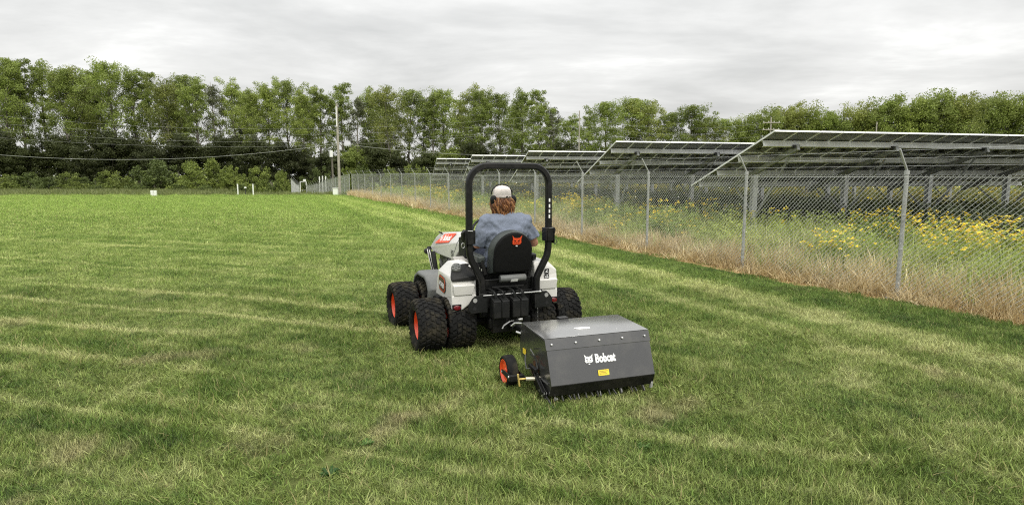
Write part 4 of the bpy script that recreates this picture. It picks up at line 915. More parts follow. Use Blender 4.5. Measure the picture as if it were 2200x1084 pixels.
mb = MB(); mb.hull([(x, y, z) for x, y, z in ((-.56, .46, .36), (-.34, .46, .36), (-.56, .80, .36), (-.34, .80, .36), (-.56, .50, .46), (-.34, .50, .46), (-.56, .78, .42), (-.34, .78, .42))]); mb.build('foot_deck', m_plast, tr, bevel=.01)
mb = MB(); mb.box((.44, .62, .40), (.26, .40, .06)); mb.build('foot_deck', m_plast, tr, bevel=.01)
# beige round cover between console and left fender
mb = MB(); mb.lathe([(-.06, .0), (-.06, .16), (-.04, .175), (.10, .175)], 'x', 28, (-.30, .55, .72)); mb.build('side_cover', mat('beige_cover', (.40, .38, .34), .5, var=.05), tr, smooth=40)

# seat
def seat_back():
    n = 26; prof = []
    for k in range(n + 1):
        a = PI * k / n; prof.append((.216 * math.cos(a), 1.025 + .215 * math.sin(a)))
    prof = [(.208, .81), (.216, .9)] + prof + [(-.216, .9), (-.208, .81)]; return prof
SX = .052
def loft(mb, sections, close=True):
    n = len(sections[0]); vs_ = [p for s_ in sections for p in s_]; fs = []
    for a in range(len(sections) - 1):
        for i in range(n): fs.append((a * n + i, a * n + (i + 1) % n, (a + 1) * n + (i + 1) % n, (a + 1) * n + i))
    if close: fs += [tuple(range(n - 1, -1, -1)), tuple(range((len(sections) - 1) * n, len(sections) * n))]
    return mb.add(vs_, fs)
def shrink(prof, k, cz=1.02): return [(x * k, cz + (z - cz) * k) for x, z in prof]
sb = seat_back(); lean = lambda z: -.22 * (z - .8)
mb = MB(); loft(mb, [[(SX + x, -.235 + lean(z) + y, z) for x, z in shrink(sb, k)] for y, k in ((-.012, .90), (-.010, .93), (.0, .965), (.02, .985), (.03, .985))]); st_ = mb.build('seat_back', m_vinyl, tr, smooth=50)
mb = MB(); loft(mb, [[(SX + x, -.235 + lean(z) + y, z) for x, z in shrink(sb, k)] for y, k in ((.022, .985), (.03, 1.01), (.08, 1.06), (.15, 1.06), (.19, 1.0), (.20, .8))]); mb.build('seat_cushion_back', m_vinylg, st_, smooth=50)
o = decal('emblem', cat_head(.108, m_logo_o, m_vinyl), st_, (SX + .018, -.25 + lean(1.15), 1.148), (1, 0, 0), (0, -.22, 1), .005, 'orange wild cat head emblem')
part('white_mark', poly_mesh('white_mark', [(rrect(.022, .012, .4), 0, .004)], [m_logo_w]), o, (0, -.052, .0))
mb = MB(); mb.hull([(SX + x, y, z) for x, y, z in ((-.25, -.10, .70), (.25, -.10, .70), (-.25, .38, .74), (.25, .38, .74), (-.25, -.10, .80), (.25, -.10, .80), (-.25, .38, .84), (.25, .38, .84))]); mb.build('seat_cushion', m_vinyl, tr, bevel=.03, seg=3)
for sg in (-1, 1):
    mb = MB(); mb.hull([(SX + sg * (.295 + dx), y, z) for dx, y, z in ((-.045, -.12, .975), (.045, -.12, .975), (-.04, -.12, .90), (.04, -.12, .90), (-.04, .26, .985), (.04, .26, .985), (-.035, .26, .935), (.035, .26, .935))]); mb.build('armrest', m_vinylg, tr, bevel=.02, seg=3)
    mb = MB(); mb.bar((SX + sg * .29, -.10, .93), (SX + sg * .25, -.10, .78), .04, .03); mb.build('armrest_bracket', m_plast, tr)
# suspension, levers and hoses between fender and seat
mb = MB()
for k in range(7): mb.tube([(-.30 + .012 * k, -.16 + .01 * k, .66 + .03 * k), (-.33 + .01 * k, -.18, .80 + .012 * k), (-.27, -.12, .86 - .01 * k)], .008, 5)
mb.cyl((-.30, -.15, .84), (-.30, -.15, .90), .024, 8); mb.cyl((-.265, -.16, .72), (-.30, -.14, .84), .03, 8); mb.hull([(x, y, z) for x in (-.33, -.22) for y in (-.16, .2) for z in (.58, .74)]); mb.build('lever_bank', m_plast, tr, smooth=35)
mb = MB(); mb.box((-.298, -.185, .862), (.022, .018, .022)); mb.box((-.27, -.188, .845), (.010, .01, .02)); mb.cyl((-.302, -.2, .775), (-.302, -.21, .775), .012, 8); mb.build('lever_fitting', m_steel, tr)
mb = MB(); mb.hull([(x, y, z) for x in (-.27, .31) for y in (-.14, .2) for z in (.56, .72)]); mb.box((.02, -.20, .735), (.52, .02, .012)); mb.box((.02, -.23, .605), (.60, .02, .018)); mb.box((.02, -.20, .655), (.36, .03, .02)); mb.box((-.28, -.20, .66), (.02, .05, .16)); mb.box((.30, -.20, .66), (.02, .05, .16)); mb.build('seat_frame', m_plast, tr, bevel=.004)
mb = MB(); mb.lathe([(-.145, .0), (-.145, .034), (-.14, .038), (.14, .038), (.145, .034), (.145, .0)], 'x', 20, (SX + .015, -.22, .745)); cyl_ = mb.build('muffler', m_grey, tr, smooth=40)
decal('label_plate', poly_mesh('label_plate', [([(-.04, -.016), (.04, -.016), (.04, .016), (-.04, .016)], 0, .002)], [m_logo_w]), cyl_, (SX + .02, -.255, .728), (1, 0, 0), (0, -.6, 1), .004)
mb = MB(); mb.cyl((.33, -.14, .955), (.33, -.20, .955), .022, 12); mb.cyl((.33, -.1, .93), (.33, -.17, .952), .012, 8); mb.build('lever_knob', m_plast, tr, smooth=40)

# roll bar: one bent tube, hinge brackets, feet
def rops_path():
    pts = [(-.305, .44), (-.305, .70)]; pts += [(-.31, .75), (-.335, .80), (-.420, .96), (-.436, 1.02), (-.442, 1.09), (-.442, 1.20), (-.440, 1.5)]
    pts += [(-.439 + .19 - .19 * math.cos(R(a)), 1.722 + .19 * math.sin(R(a))) for a in range(0, 91, 10)]
    return pts + [(-x, z) for x, z in reversed(pts)]
RY = -.27
mb = MB(); pth = rops_path(); pr = [(.032, .020), (.020, .034), (-.020, .034), (-.032, .020), (-.032, -.020), (-.020, -.034), (.020, -.034), (.032, -.020)]
secs = []
for i, (x, z) in enumerate(pth):
    a_, b2 = pth[max(0, i - 1)], pth[min(len(pth) - 1, i + 1)]; d = Vector((b2[0] - a_[0], 0, b2[1] - a_[1])).normalized(); nn_ = Vector((-d.z, 0, d.x))
    secs.append([Vector((x + .015, RY, z)) + nn_ * p + Vector((0, q, 0)) for p, q in pr])
loft(mb, secs); rops = mb.build('roll_bar', m_black, tr, smooth=42)
for sg in (-1, 1):
    x_ = .015 + sg * .442
    mb = MB(); mb.box((x_, RY, 1.255), (.086, .088, .035)); mb.box((x_, RY - .046, 1.20), (.07, .012, .14)); mb.box((x_ + sg * .046, RY, 1.19), (.014, .10, .17)); mb.box((x_ - sg * .046, RY, 1.20), (.014, .10, .14)); mb.hull([(x_ + sg * .05, RY + y, z) for y, z in ((-.04, 1.27), (.05, 1.27), (.05, 1.16), (0, 1.13))] + [(x_ + sg * .075, RY + y, z) for y, z in ((-.03, 1.25), (.04, 1.24), (.03, 1.18))])
    mb.cyl((x_ - sg * .06, RY, 1.22), (x_ + sg * .075, RY, 1.22), .012, 8); mb.build('hinge_bracket', m_black, rops, bevel=.004)
    mb = MB(); mb.tube([(x_ + sg * .07 + .018 * math.cos(a), RY - .02, 1.12 + .026 * math.sin(a)) for a in [2 * PI * k / 12 for k in range(12)]], .004, 5, closed=True); mb.cyl((x_ - sg * .02, RY - .055, 1.265), (x_ + sg * .03, RY - .055, 1.268), .006, 6); mb.build('hinge_pin', m_steel if sg < 0 else m_dsteel, rops, smooth=40)
for k, zz in enumerate((1.56, 1.50, 1.445, 1.39)):
    mb = MB(); mb.box((.449, RY - .0375, zz), (.016, .003, .036)); mb.build('sticker', m_logo_w, rops)
# feet brackets
def foot(sg):
    X = lambda v: .015 + sg * v
    mb = MB(); yb = RY - .04
    mb.prism([(X(x), 0, z) for x, z in ((.28, .43), (.44, .42), (.47, .46), (.47, .52), (.43, .575), (.40, .60), (.355, .60), (.35, .62), (.28, .62))], (0, yb - .012, 0), (0, yb, 0))
    mb.box((X(.30), RY, .50), (.07, .10, .16)); f_ = mb.build('roll_bar_foot', m_plast, tr, bevel=.003)
    mb = MB(); mb.lathe([(yb - .0145, .0), (yb - .0145, .022), (yb - .010, .024)], 'y', 12, (X(.40), 0, .555)); o = mb.build('bolt_plate', m_lgrey, f_, smooth=30)
    mb = MB(); mb.lathe([(yb - .0145, .0), (yb - .0145, .019), (yb - .010, .02)], 'y', 12, (X(.405), 0, .47)); mb.build('hole', m_dark, f_)
for sg in (-1, 1): foot(sg)
# rod and the two black ribbed boxes
mb = MB(); mb.cyl((-.30, RY - .06, .60), (.34, RY - .06, .60), .0075, 8); mb.lathe([(.325, .0), (.325, .014), (.345, .014), (.345, 0)], 'x', 10, (0, RY - .06, .60)); mb.build('cross_rod', m_steel, tr, smooth=40)
for cx_ in (-.135, .075):
    mb = MB()
    for dx in (-.0445, .0445): mb.hull([(cx_ + dx + x, RY - .05 + y, z) for x, y, z in ((-.044, -.11, .37), (.044, -.11, .37), (-.044, .03, .36), (.044, .03, .36), (-.044, -.11, .54), (.044, -.11, .54), (-.042, .03, .565), (.042, .03, .565))])
    hb = mb.build('hydraulic_box', m_plast, tr, bevel=.012, seg=3)
    for dx in (-.046, .046):
        mb = MB(); mb.hull([(cx_ + dx + x, RY - .06 + y, z) for x in (-.04, .04) for y, z in ((-.105, .535), (.02, .56), (-.10, .556), (.02, .578))]); mb.build('box_lid', m_plast, hb, bevel=.005)
        mb = MB(); mb.tube([(cx_ + dx, RY - .10, .56), (cx_ + dx, RY - .10, .60), (cx_ + dx - .01, RY - .08, .635), (cx_ + dx - .03, RY, .65), (cx_ + dx - .05, RY + .08, .64)], [.013, .011, .012, .012, .012], 8); mb.lathe([(.575, .012), (.58, .017), (.612, .017), (.617, .012)], 'z', 8, (cx_ + dx, RY - .10, 0)); mb.build('hose', m_plast, hb, smooth=40)
mb = MB(); mb.tube([(.04, RY - .10, .33), (-.06, RY - .16, .33), (-.12, RY - .17, .30), (-.14, RY - .18, .27)], .008, 6); mb.cyl((.05, RY - .13, .335), (.10, RY - .14, .34), .016, 8); mb.build('hitch_handle', m_steel, tr, smooth=40)
mb = MB()
for k in range(7): mb.lathe([(0, .001)], 'z', 3) if 0 else mb.tube([(.30 + .006 * math.cos(a) * (1 if k % 2 else 0), RY - .08 + .006 * math.cos(a) * (0 if k % 2 else 1), .415 - k * .022 + .015 * math.sin(a)) for a in [2 * PI * j / 8 for j in range(8)]], .0028, 4, closed=True)
mb.build('hitch_chain', m_dsteel, tr)

# ------------------------------------------------------------------ towed aerator
m_agrey = mat('charcoal_paint', (.030, .030, .0295), .32, metal=.0, var=.14, vscale=160, spec=.5, coat=1.0, dirt=(.10, .095, .08), dscale=5, dirt_amt=.3)
m_agrey.node_tree.nodes['Principled BSDF'].inputs['Coat IOR'].default_value = 1.6
m_lid = mat('sky_sheen_lid_paint', (.11, .11, .106), .22, var=.12, vscale=160, coat=1.0, dirt=(.17, .165, .15), dscale=4, dirt_amt=.5)  # charcoal paint made lighter to stand in for sky reflection, plus dirt blotches
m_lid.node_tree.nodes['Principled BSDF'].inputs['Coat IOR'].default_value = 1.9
AO = (.088, 5.176); AR = R(19)
ae = thing('lawn_aerator', 'charcoal grey towed lawn aerator box with small orange wheel behind the tractor', 'aerator', (AO[0], AO[1], 0), AR)
AW = .94      # local x along the width, local -y towards the camera
A_, D_, M_, E_, B_ = (0, .530), (-.54, .513), (-.579, .436), (-.680, .171), (-.650, .078)
def sheet(name, prof, x0, x1, th, m, bevel=.002):
    mb = MB(); vs_ = []
    for (y, z) in prof: vs_ += [(x0, y, z), (x1, y, z)]
    n = len(prof); ctr = Vector((0, -.3, .2))
    inn = []
    for (y, z) in prof:
        d = (Vector((0, y, z)) - ctr).normalized() * th; inn += [(x0, y - d.y, z - d.z), (x1, y - d.y, z - d.z)]
    fs = []
    for i in range(n - 1): fs += [(2 * i, 2 * i + 1, 2 * i + 3, 2 * i + 2), (2 * n + 2 * i, 2 * n + 2 * i + 2, 2 * n + 2 * i + 3, 2 * n + 2 * i + 1)]
    o = 2 * n; fs += [(0, o, o + 1, 1), (o - 2, o - 1, 2 * o - 1, 2 * o - 2)]
    for i in range(n - 1): fs += [(2 * i, 2 * i + 2, o + 2 * i + 2, o + 2 * i), (2 * i + 1, o + 2 * i + 1, o + 2 * i + 3, 2 * i + 3)]
    mb.add(vs_ + inn, fs); return mb.build(name, m, ae, bevel=bevel)
sheet('cover', [E_, (-.562, .472), A_, (.012, .50)], -.004, AW + .004, .006, m_agrey) if 0 else None
mbx = sheet('front_panel', [E_, (-.575, .448)], 0, AW, .008, m_agrey); sheet('lower_strip', [B_, (-.6795, .169)], .001, AW - .001, .007, m_black)  # black here puts the shade on the strip's downward face into its colour
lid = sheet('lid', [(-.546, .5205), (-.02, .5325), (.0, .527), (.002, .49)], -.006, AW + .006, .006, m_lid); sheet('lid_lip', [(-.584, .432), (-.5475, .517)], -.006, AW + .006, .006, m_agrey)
def side_plate(x0, x1):
    mb = MB(); poly = [(0, .52), (.035, .45), (.06, .30), (.02, .22), (-.30, .10), (-.52, .06), (-.645, .082), (-.672, .172), (-.577, .43), (-.54, .505)]
    mb.prism([(0, y, z) for y, z in poly], (x0, 0, 0), (x1, 0, 0)); return mb.build('side_plate', m_agrey, ae, bevel=.002)
sl = side_plate(.002, .010); side_plate(AW - .010, AW - .002)
sheet('back_panel', [(.04, .26), (.062, .30), (.037, .45), (.002, .52)], .01, AW - .01, .005, m_agrey)
for k in range(5):
    x_ = .045 + (AW - .09) * k / 4; nv = Vector((0, -.91, .42)).normalized(); c = Vector((x_, -.569, .474)) + nv * .004; mb = MB(); mb.tube([c - nv * .003, c + nv * .004, c + nv * .007], [.0095, .0095, .005], 10); mb.build('bolt', m_steel, ae, smooth=40)
for (x_, y_) in ((.32, -.49), (.70, -.44), (.46, -.46)):
    mb = MB(); mb.lathe([(.004, 0), (.003, .008), (0, .009)], 'z', 10, (x_, y_, .531 + (y_ + .02) * .023)); mb.build('bolt', m_steel, ae, smooth=40) if x_ != .46 else None
mb = MB(); z0 = .519; mb.add([(.385, -.375, z0 + .003), (.475, -.38, z0 + .0027), (.49, -.36, z0 + .004), (.475, -.335, z0 + .0055), (.36, -.33, z0 + .0056), (.34, -.35, z0 + .0045)], [(0, 1, 2, 3, 4, 5)]); mb.M = Matrix.Identity(4)
mb = MB(); mb.prism([(.385, -.375, z0 + .002), (.475, -.38, z0 + .002), (.49, -.36, z0 + .003), (.475, -.335, z0 + .0045), (.36, -.33, z0 + .0046), (.34, -.35, z0 + .0035)], (0, 0, .004), (0, 0, .0075)); mb.build('torn_sticker', m_logo_w, lid)
mb = MB(); mb.box((.40, .02, .530), (.09, .07, .02)); mb.build('hinge_block', m_black, ae)
# front face frame for the markings: from E_ to M_
fu = Vector((0, M_[0] - E_[0], M_[1] - E_[1])).normalized(); fc = lambda x, t_: Vector((x, E_[0], E_[1])) + fu * t_
decal('emblem', cat_head(.078, m_logo_w, m_agrey), mbx, fc(.352, .178), (1, 0, 0), fu, .004, 'white wild cat head emblem')
decal('lettering', text_mesh('Bobcat', .094, m_logo_w, .70, .0042), mbx, fc(.500, .176), (1, 0, 0), fu, .005)
yl = decal('warning_label', poly_mesh('warning_label', [(rrect(.098, .046, .12), 0, .002)], [m_ylab]), mbx, fc(.468, .062), (1, 0, 0), fu, .004, 'yellow warning label')
m_ylet = mat('label_print', (.30, .22, .03), .5, var=.05)
for k in range(3):
    part('print_line', poly_mesh('print_line', [([(-.038, .011 - k * .011), (-.038 + (.076, .060, .070)[k], .011 - k * .011), (-.038 + (.076, .060, .070)[k], .015 - k * .011), (-.038, .015 - k * .011)], 0, .003)], [m_ylet]), yl)
yl2 = decal('warning_label', poly_mesh('warning_label', [(rrect(.075, .05, .1), 0, .002)], [m_ylab]), sl, (.002, -.07, .285), (0, -1, 0), (0, 0, 1), .003, 'small yellow label on the left side')
# small transport wheel with arm
def small_wheel(x_, m_r, arm=True):
    sg = -1 if x_ < .5 else 1
    mb = MB(); mb.lathe([(-.030, .095), (-.044, .102), (-.05, .118), (-.042, .133), (-.02, .137), (.02, .137), (.042, .133), (.05, .118), (.044, .102), (.030, .095)], 'x', 40)
    w_ = part('wheel', mb.mesh('wheel', m_rub, 40), ae, (x_, -.105, .137))
    mb = MB()
    for s2 in (-1, 1): mb.lathe([(s2 * .0, .098), (s2 * .040, .101), (s2 * .047, .104), (s2 * .048, .098), (s2 * .040, .090), (s2 * .030, .082), (s2 * .028, .03), (s2 * .034, .025), (s2 * .034, 0)], 'x', 32)
    part('rim', mb.mesh('rim', m_r, 40), w_)
    mb = MB(); x2 = x_ + sg * .060
    mb.hull([(x2 + dx, y, z) for dx in (-.004, .004) for y, z in ((-.085, .143), (-.10, .158), (-.10, .122), (-.33, .165), (-.33, .115), (-.25, .170))])
    mb.bar((x2, -.31, .14), (x_ - sg * .06, -.31, .14), .035, .05); x3 = x_ - sg * .062; mb.hull([(x3 + dx, y, z) for dx in (-.004, .004) for y, z in ((-.08, .155), (-.08, .12), (-.36, .16), (-.36, .115))]); mb.build('wheel_arm', m_plast, ae, bevel=.003)
    mb = MB(); mb.lathe([(sg * .068, 0), (sg * .068, .010), (sg * .05, .012)], 'x', 8, (x_, -.105, .137)); mb.cyl((x2 + sg * .012, -.30, .15), (x2, -.30, .15), .011, 8); mb.build('bolt', m_steel, ae)
small_wheel(-.16, m_orange); small_wheel(AW + .11, m_orange)
mb = MB(); mb.cyl((-.11, -.40, .155), (.005, -.43, .155), .017, 10); mb.cyl((-.03, -.42, .155), (.01, -.43, .155), .022, 10); mb.build('adjuster_sleeve', mat('zinc_sleeve', (.50, .46, .36), .4, metal=.4, var=.15), ae, smooth=40)
mb = MB(); mb.bar((-.175, -.385, .20), (-.165, -.40, .095), .015, .015); mb.cyl((-.17, -.39, .155), (-.10, -.40, .155), .009, 8); mb.build('adjuster_handle', m_yellow, ae, bevel=.003)
mb = MB(); mb.cyl((.0, -.45, .165), (-.004, -.63, .17), .008, 6); mb.tube([(-.02, -.15, .28), (-.05, -.22, .25), (-.06, -.28, .20), (-.03, -.36, .22), (-.01, -.42, .19)], .006, 6); mb.tube([(-.015, -.26, .36), (-.04, -.32, .375), (-.03, -.38, .34), (-.012, -.38, .29), (-.012, -.41, .24), (-.012, -.42, .18)], .006, 6); mb.build('linkage', m_dsteel, ae, smooth=40)
mb = MB(); mb.cyl((0, -.625, .068), (.03, -.64, .06), .012, 10); mb.build('end_knob', m_steel, ae, smooth=40) if 0 else None
mb = MB(); mb.lathe([(-.676, 0), (-.674, .009), (-.66, .010)], 'y', 10, (.055, 0, .058)); mb.build('bolt', m_steel, ae)
# chain drive fittings below the left side
mb = MB(); r = random.Random(4)
for k in range(14): q = k / 13; mb.hull([(-.012 + dx + r.uniform(-.01, .01), -.42 - .18 * q + dy, .135 - .08 * q + dz + r.uniform(-.01, .01)) for dx in (-.008, .008) for dy in (-.010, .010) for dz in (-.006, .006)])
mb.build('drive_chain', m_dsteel, ae)
for (y, z) in ((-.50, .082), (-.575, .075), (-.555, .055), (-.60, .09)): mb = MB(); mb.cyl((-.03, y, z), (-.008, y, z), .011, 6); mb.build('nut', m_steel, ae)
# tine reels
mb = MB(); mb.cyl((.03, -.40, .14), (AW - .03, -.40, .14), .020, 10); mb.build('reel_shaft', m_dsteel, ae)
for k in range(9):
    x_ = .03 + (AW - .06) * k / 8; mb = MB(); mb.lathe([(-.006, 0), (-.006, .075), (.006, .075), (.006, 0)], 'x', 14, (x_, -.40, .14))
    for j in range(7):
        a = 2 * PI * (j + k * .37) / 7; c_, s_ = math.cos(a), math.sin(a)
        mb.bar((x_ + .012, -.40 + .06 * c_, .14 + .06 * s_), (x_ + .012, -.40 + .15 * c_ + .02 * s_, .14 + .15 * s_ - .02 * c_), .010, .016)
    mb.build('tine_reel', m_dsteel, ae)
mb = MB()
for k in range(8): x_ = .10 + k * .105; mb.bar((x_, -.62, .115), (x_ + .015, -.655, .030), .008, .012)
mb.build('rear_tines', m_dsteel, ae)
mb = MB(); mb.bar((-.012, -.585, .07), (.010, -.70, .0), .010, .012)
for k in range(9): x_ = .06 + k * .10; mb.bar((x_, -.60, .10), (x_ + (.02 if k % 2 else -.015), -.655 - .012 * (k % 3), .038), .008, .012)
mb.build('front_tines', m_dsteel, ae)
mb = MB(); mb.hull([(-.022 + dx, y, z) for dx in (-.005, .005) for y, z in ((-.34, .20), (-.46, .19), (-.62, .115), (-.61, .055), (-.50, .045), (-.36, .09))]); mb.box((-.03, -.36, .225), (.03, .16, .03)); mb.bar((-.03, -.30, .24), (-.03, -.58, .085), .022, .03); mb.build('side_bracket', m_black, ae, bevel=.003)
mb = MB(); mb.prism([(x, 0, z) for x, z in ((.02, .045), (.045, .045), (.05, .10), (.03, .10))], (AW - .05, -.66, 0), (AW - .05, -.64, 0)); mb.build('skid', m_lgrey, ae, bevel=.004)
# draw bar to the tractor
def to_local(p): return Matrix.Rotation(-AR, 4, 'Z') @ (Vector(p) - Vector((AO[0], AO[1], 0)))
hp = Vector((TO[0], TO[1], 0)) + Matrix.Rotation(TR, 4, 'Z') @ Vector((.02, -.46, .30)); hl = to_local(hp)
mb = MB(); mb.bar((.10, -.02, .36), hl, .05, .05); mb.bar((.50, -.02, .33), hl, .05, .05); mb.cyl(hl - Vector((0, 0, .06)), hl + Vector((0, 0, .06)), .018, 8); mb.hull([(hl + Vector(d)) for d in ((-.05, -.05, .0), (.05, -.05, 0), (.05, .06, 0), (-.05, .06, 0), (0, 0, .05), (0, .05, .05))]); mb.build('drawbar', m_black, ae, bevel=.004)
mb = MB(); mb.tube([(.06, .03, .46), (.02, .08, .50), (-.03, .10, .50), (-.06, .12, .47)], .007, 6); mb.cyl((-.02, .10, .42), (.04, .06, .40), .010, 6); mb.build('hitch_lever', m_steel, ae, smooth=40)

# ------------------------------------------------------------------ driver
m_skin = mat('skin', (.46, .22, .14), .55, var=.08, vscale=30)
m_shirt = mat('heather_blue_cotton', (.185, .212, .272), .9, var=.2, vscale=220, bump=.35, bscale=500, spec=.2, dirt=(.23, .258, .315), dscale=5, dirt_amt=.5)
m_jean = mat('dark_denim', (.03, .04, .07), .85, var=.2, vscale=200)
m_cap = mat('off_white_cap', (.74, .67, .63), .85, var=.06, vscale=40, bump=.3, bscale=160)
m_boot = mat('brown_boot', (.08, .05, .03), .6)
hm = bpy.data.materials.new('auburn_hair'); hm.use_nodes = True; t = hm.node_tree; b = t.nodes['Principled BSDF']; geo = nd(t, 'ShaderNodeNewGeometry')
t.links.new(ramp(t, geo.outputs['Random Per Island'], [(0., (.09, .034, .014)), (.5, (.20, .078, .028)), (.85, (.36, .16, .058)), (1., (.55, .29, .12))]), b.inputs['Base Color']); b.inputs['Roughness'].default_value = .45
PX = .082                                        # driver sits a little right of the tractor's axis
per = thing('person', 'tractor driver seen from behind in blue T-shirt, pale cap and ear defenders', 'person', (0, 0, 0)); 
seatM = Matrix.Translation((TO[0], TO[1], 0)) @ Matrix.Rotation(TR, 4, 'Z') @ Matrix.Translation((PX, -.01, .0))
per.matrix_basis = seatM
def skin_obj(name, joints, edges, m, parent, sub=2, root=0, merge=None):
    me = bpy.data.meshes.new(name); me.from_pydata([j[:3] for j in joints], edges, []); me.materials.append(m); o = bpy.data.objects.new(name, me); COL.objects.link(o); o.parent = parent
    md = o.modifiers.new('skin', 'SKIN'); md.use_smooth_shade = True; md.branch_smoothing = .6
    sv_ = me.skin_vertices[0].data
    for i, j in enumerate(joints): rr = j[3] if isinstance(j[3], tuple) else (j[3], j[3]); sv_[i].radius = rr; sv_[i].use_root = (i == root)
    s2 = o.modifiers.new('sub', 'SUBSURF'); s2.levels = sub; s2.render_levels = sub; return o
# body: pelvis, spine, neck, head, arms, legs; hands with fingers curled on the controls
J = [(0, .06, .90, .13), (0, .05, 1.05, .14), (0, .04, 1.20, .145), (0, .05, 1.33, .10), (-.006, .06, 1.42, .062), (-.015, .075, 1.49, .068), (-.02, .085, 1.58, .084), (-.022, .08, 1.64, .066)]
E_l = [(0, 1), (1, 2), (2, 3), (3, 4), (4, 5), (5, 6), (6, 7)]
for sg, wr in ((-1, (-.265, .40, 1.135)), (1, (.235, .40, 1.14))):
    o_ = len(J); J += [(sg * .19, .05, 1.335, .062), (sg * .27, .05, 1.20, .054), (sg * (.365 if sg > 0 else .30), .03 if sg > 0 else .10, 1.055, .048), ((sg * .28 + wr[0]) / 2, .25, 1.10, .040), (wr[0], wr[1] - .04, wr[2], .028), (wr[0], wr[1] + .03, wr[2] + .005, (.040, .020))]
    E_l += [(3, o_)] + [(o_ + k, o_ + k + 1) for k in range(5)]
    for f in range(4):
        b_i = len(J); fx = wr[0] + (f - 1.5) * .021; L2 = (.9, 1.05, 1., .8)[f]
        J += [(fx, wr[1] + .062, wr[2] + .010, .0098), (fx, wr[1] + .062 + .032 * L2, wr[2] - .008, .0090), (fx, wr[1] + .055 + .030 * L2, wr[2] - .036, .0082), (fx, wr[1] + .035, wr[2] - .045, .0075)]
        E_l += [(o_ + 5, b_i)] + [(b_i + k, b_i + k + 1) for k in range(3)]
    b_i = len(J); J += [(wr[0] - sg * .038, wr[1] + .02, wr[2] - .010, .012), (wr[0] - sg * .050, wr[1] + .05, wr[2] - .022, .0105), (wr[0] - sg * .035, wr[1] + .075, wr[2] - .035, .009)]
    E_l += [(o_ + 4, b_i), (b_i, b_i + 1), (b_i + 1, b_i + 2)]
for sg in (-1, 1):
    o_ = len(J); J += [(sg * .11, .12, .89, .095), (sg * .16, .46, .90, .068), (sg * .17, .60, .68, .052), (sg * .17, .62, .50, .04), (sg * .17, .72, .46, (.045, .03))]; E_l += [(0, o_)] + [(o_ + k, o_ + k + 1) for k in range(4)]
body = skin_obj('body', J, E_l, m_skin, per)
# facial features on the far side of the head
mb = MB(); mb.hull([(x - .022, .150 + y, z - .02) for x, y, z in ((-.016, 0, 1.545), (.016, 0, 1.545), (0, .028, 1.55), (-.008, .0, 1.595), (.008, 0, 1.595))]); mb.build('nose', m_skin, body, bevel=.005)
for sg in (-1, 1):
    mb = MB(); mb.lathe([(-.006, 0), (-.003, .009), (.004, .012)], 'y', 10, (sg * .032 - .022, .158, 1.578)); mb.build('eye', mw, body)
    mb = MB(); mb.tube([(sg * .084 - .022, .085 + .018 * math.cos(a), 1.555 + .03 * math.sin(a)) for a in [k * PI / 4 for k in range(8)]], .008, 5, closed=True); mb.build('ear', m_skin, body)
mb = MB(); mb.tube([(-.046, .150, 1.502), (-.022, .158, 1.498), (.002, .150, 1.502)], .006, 6); mb.build('mouth', mat('lips', (.40, .13, .11), .5), body)
# shirt: lofted torso and sleeves fused by voxel remesh
def ell(cx_, cy_, z, rx, ry, n=40, p=2.4, tx=0):
    out = []
    for k in range(n):
        a = 2 * PI * k / n; c_, s_ = math.cos(a), math.sin(a); out.append((cx_ + rx * math.copysign(abs(c_) ** (2 / p), c_), cy_ + ry * math.copysign(abs(s_) ** (2 / p), s_) , z + tx * c_))
    return out
mb = MB()
tors = [(.84, .225, .165, .055), (.90, .235, .17, .05), (.97, .225, .165, .045), (1.05, .220, .158, .04), (1.13, .228, .155, .035), (1.21, .245, .152, .03), (1.29, .248, .142, .035), (1.345, .232, .122, .04), (1.38, .200, .104, .045), (1.405, .155, .088, .05), (1.422, .105, .074, .055), (1.434, .078, .068, .06)]
loft(mb, [ell(0, cy_, z, rx, ry) for z, rx, ry, cy_ in tors])
for sg in (-1, 1):
    cen = [(.10, .045, 1.345), (.17, .045, 1.34), (.225, .045, 1.31), (.262, .046, 1.25), (.296, .04, 1.19), (.322, .034, 1.145), (.334, .032, 1.12)] if sg > 0 else [(.10, .045, 1.345), (.17, .045, 1.34), (.22, .045, 1.31), (.25, .052, 1.245), (.272, .065, 1.17), (.288, .09, 1.11), (.292, .10, 1.085)]
    rad = [.075, .083, .085, .080, .077, .079, .083]
    mb.tube([(sg * x, y, z) for x, y, z in cen], rad, 20)
me = mb.mesh('t_shirt', m_shirt); sh = bpy.data.objects.new('t_shirt', me); COL.objects.link(sh); sh.parent = per
md = sh.modifiers.new('remesh', 'REMESH'); md.mode = 'VOXEL'; md.voxel_size = .009; md.use_smooth_shade = True
s2 = sh.modifiers.new('smooth', 'SMOOTH'); s2.factor = .5; s2.iterations = 6
tx = bpy.data.textures.new('folds', 'MARBLE'); tx.noise_scale = .16; tx.turbulence = 9; tx.marble_type = 'SOFT'
d1 = sh.modifiers.new('folds', 'DISPLACE'); d1.texture = tx; d1.strength = .020; d1.mid_level = .5; d1.texture_coords = 'LOCAL'
tx2 = bpy.data.textures.new('soft_folds', 'CLOUDS'); tx2.noise_scale = .13; tx2.noise_depth = 1
d2 = sh.modifiers.new('soft', 'DISPLACE'); d2.texture = tx2; d2.strength = .035; d2.mid_level = .5; d2.texture_coords = 'LOCAL'
mb = MB()
for sg in (-1, 1): mb.tube([(sg * .10, .10, .895), (sg * .15, .46, .905), (sg * .16, .52, .88), (sg * .17, .61, .66), (sg * .17, .63, .52)], [.12, .09, .085, .075, .07], 16)
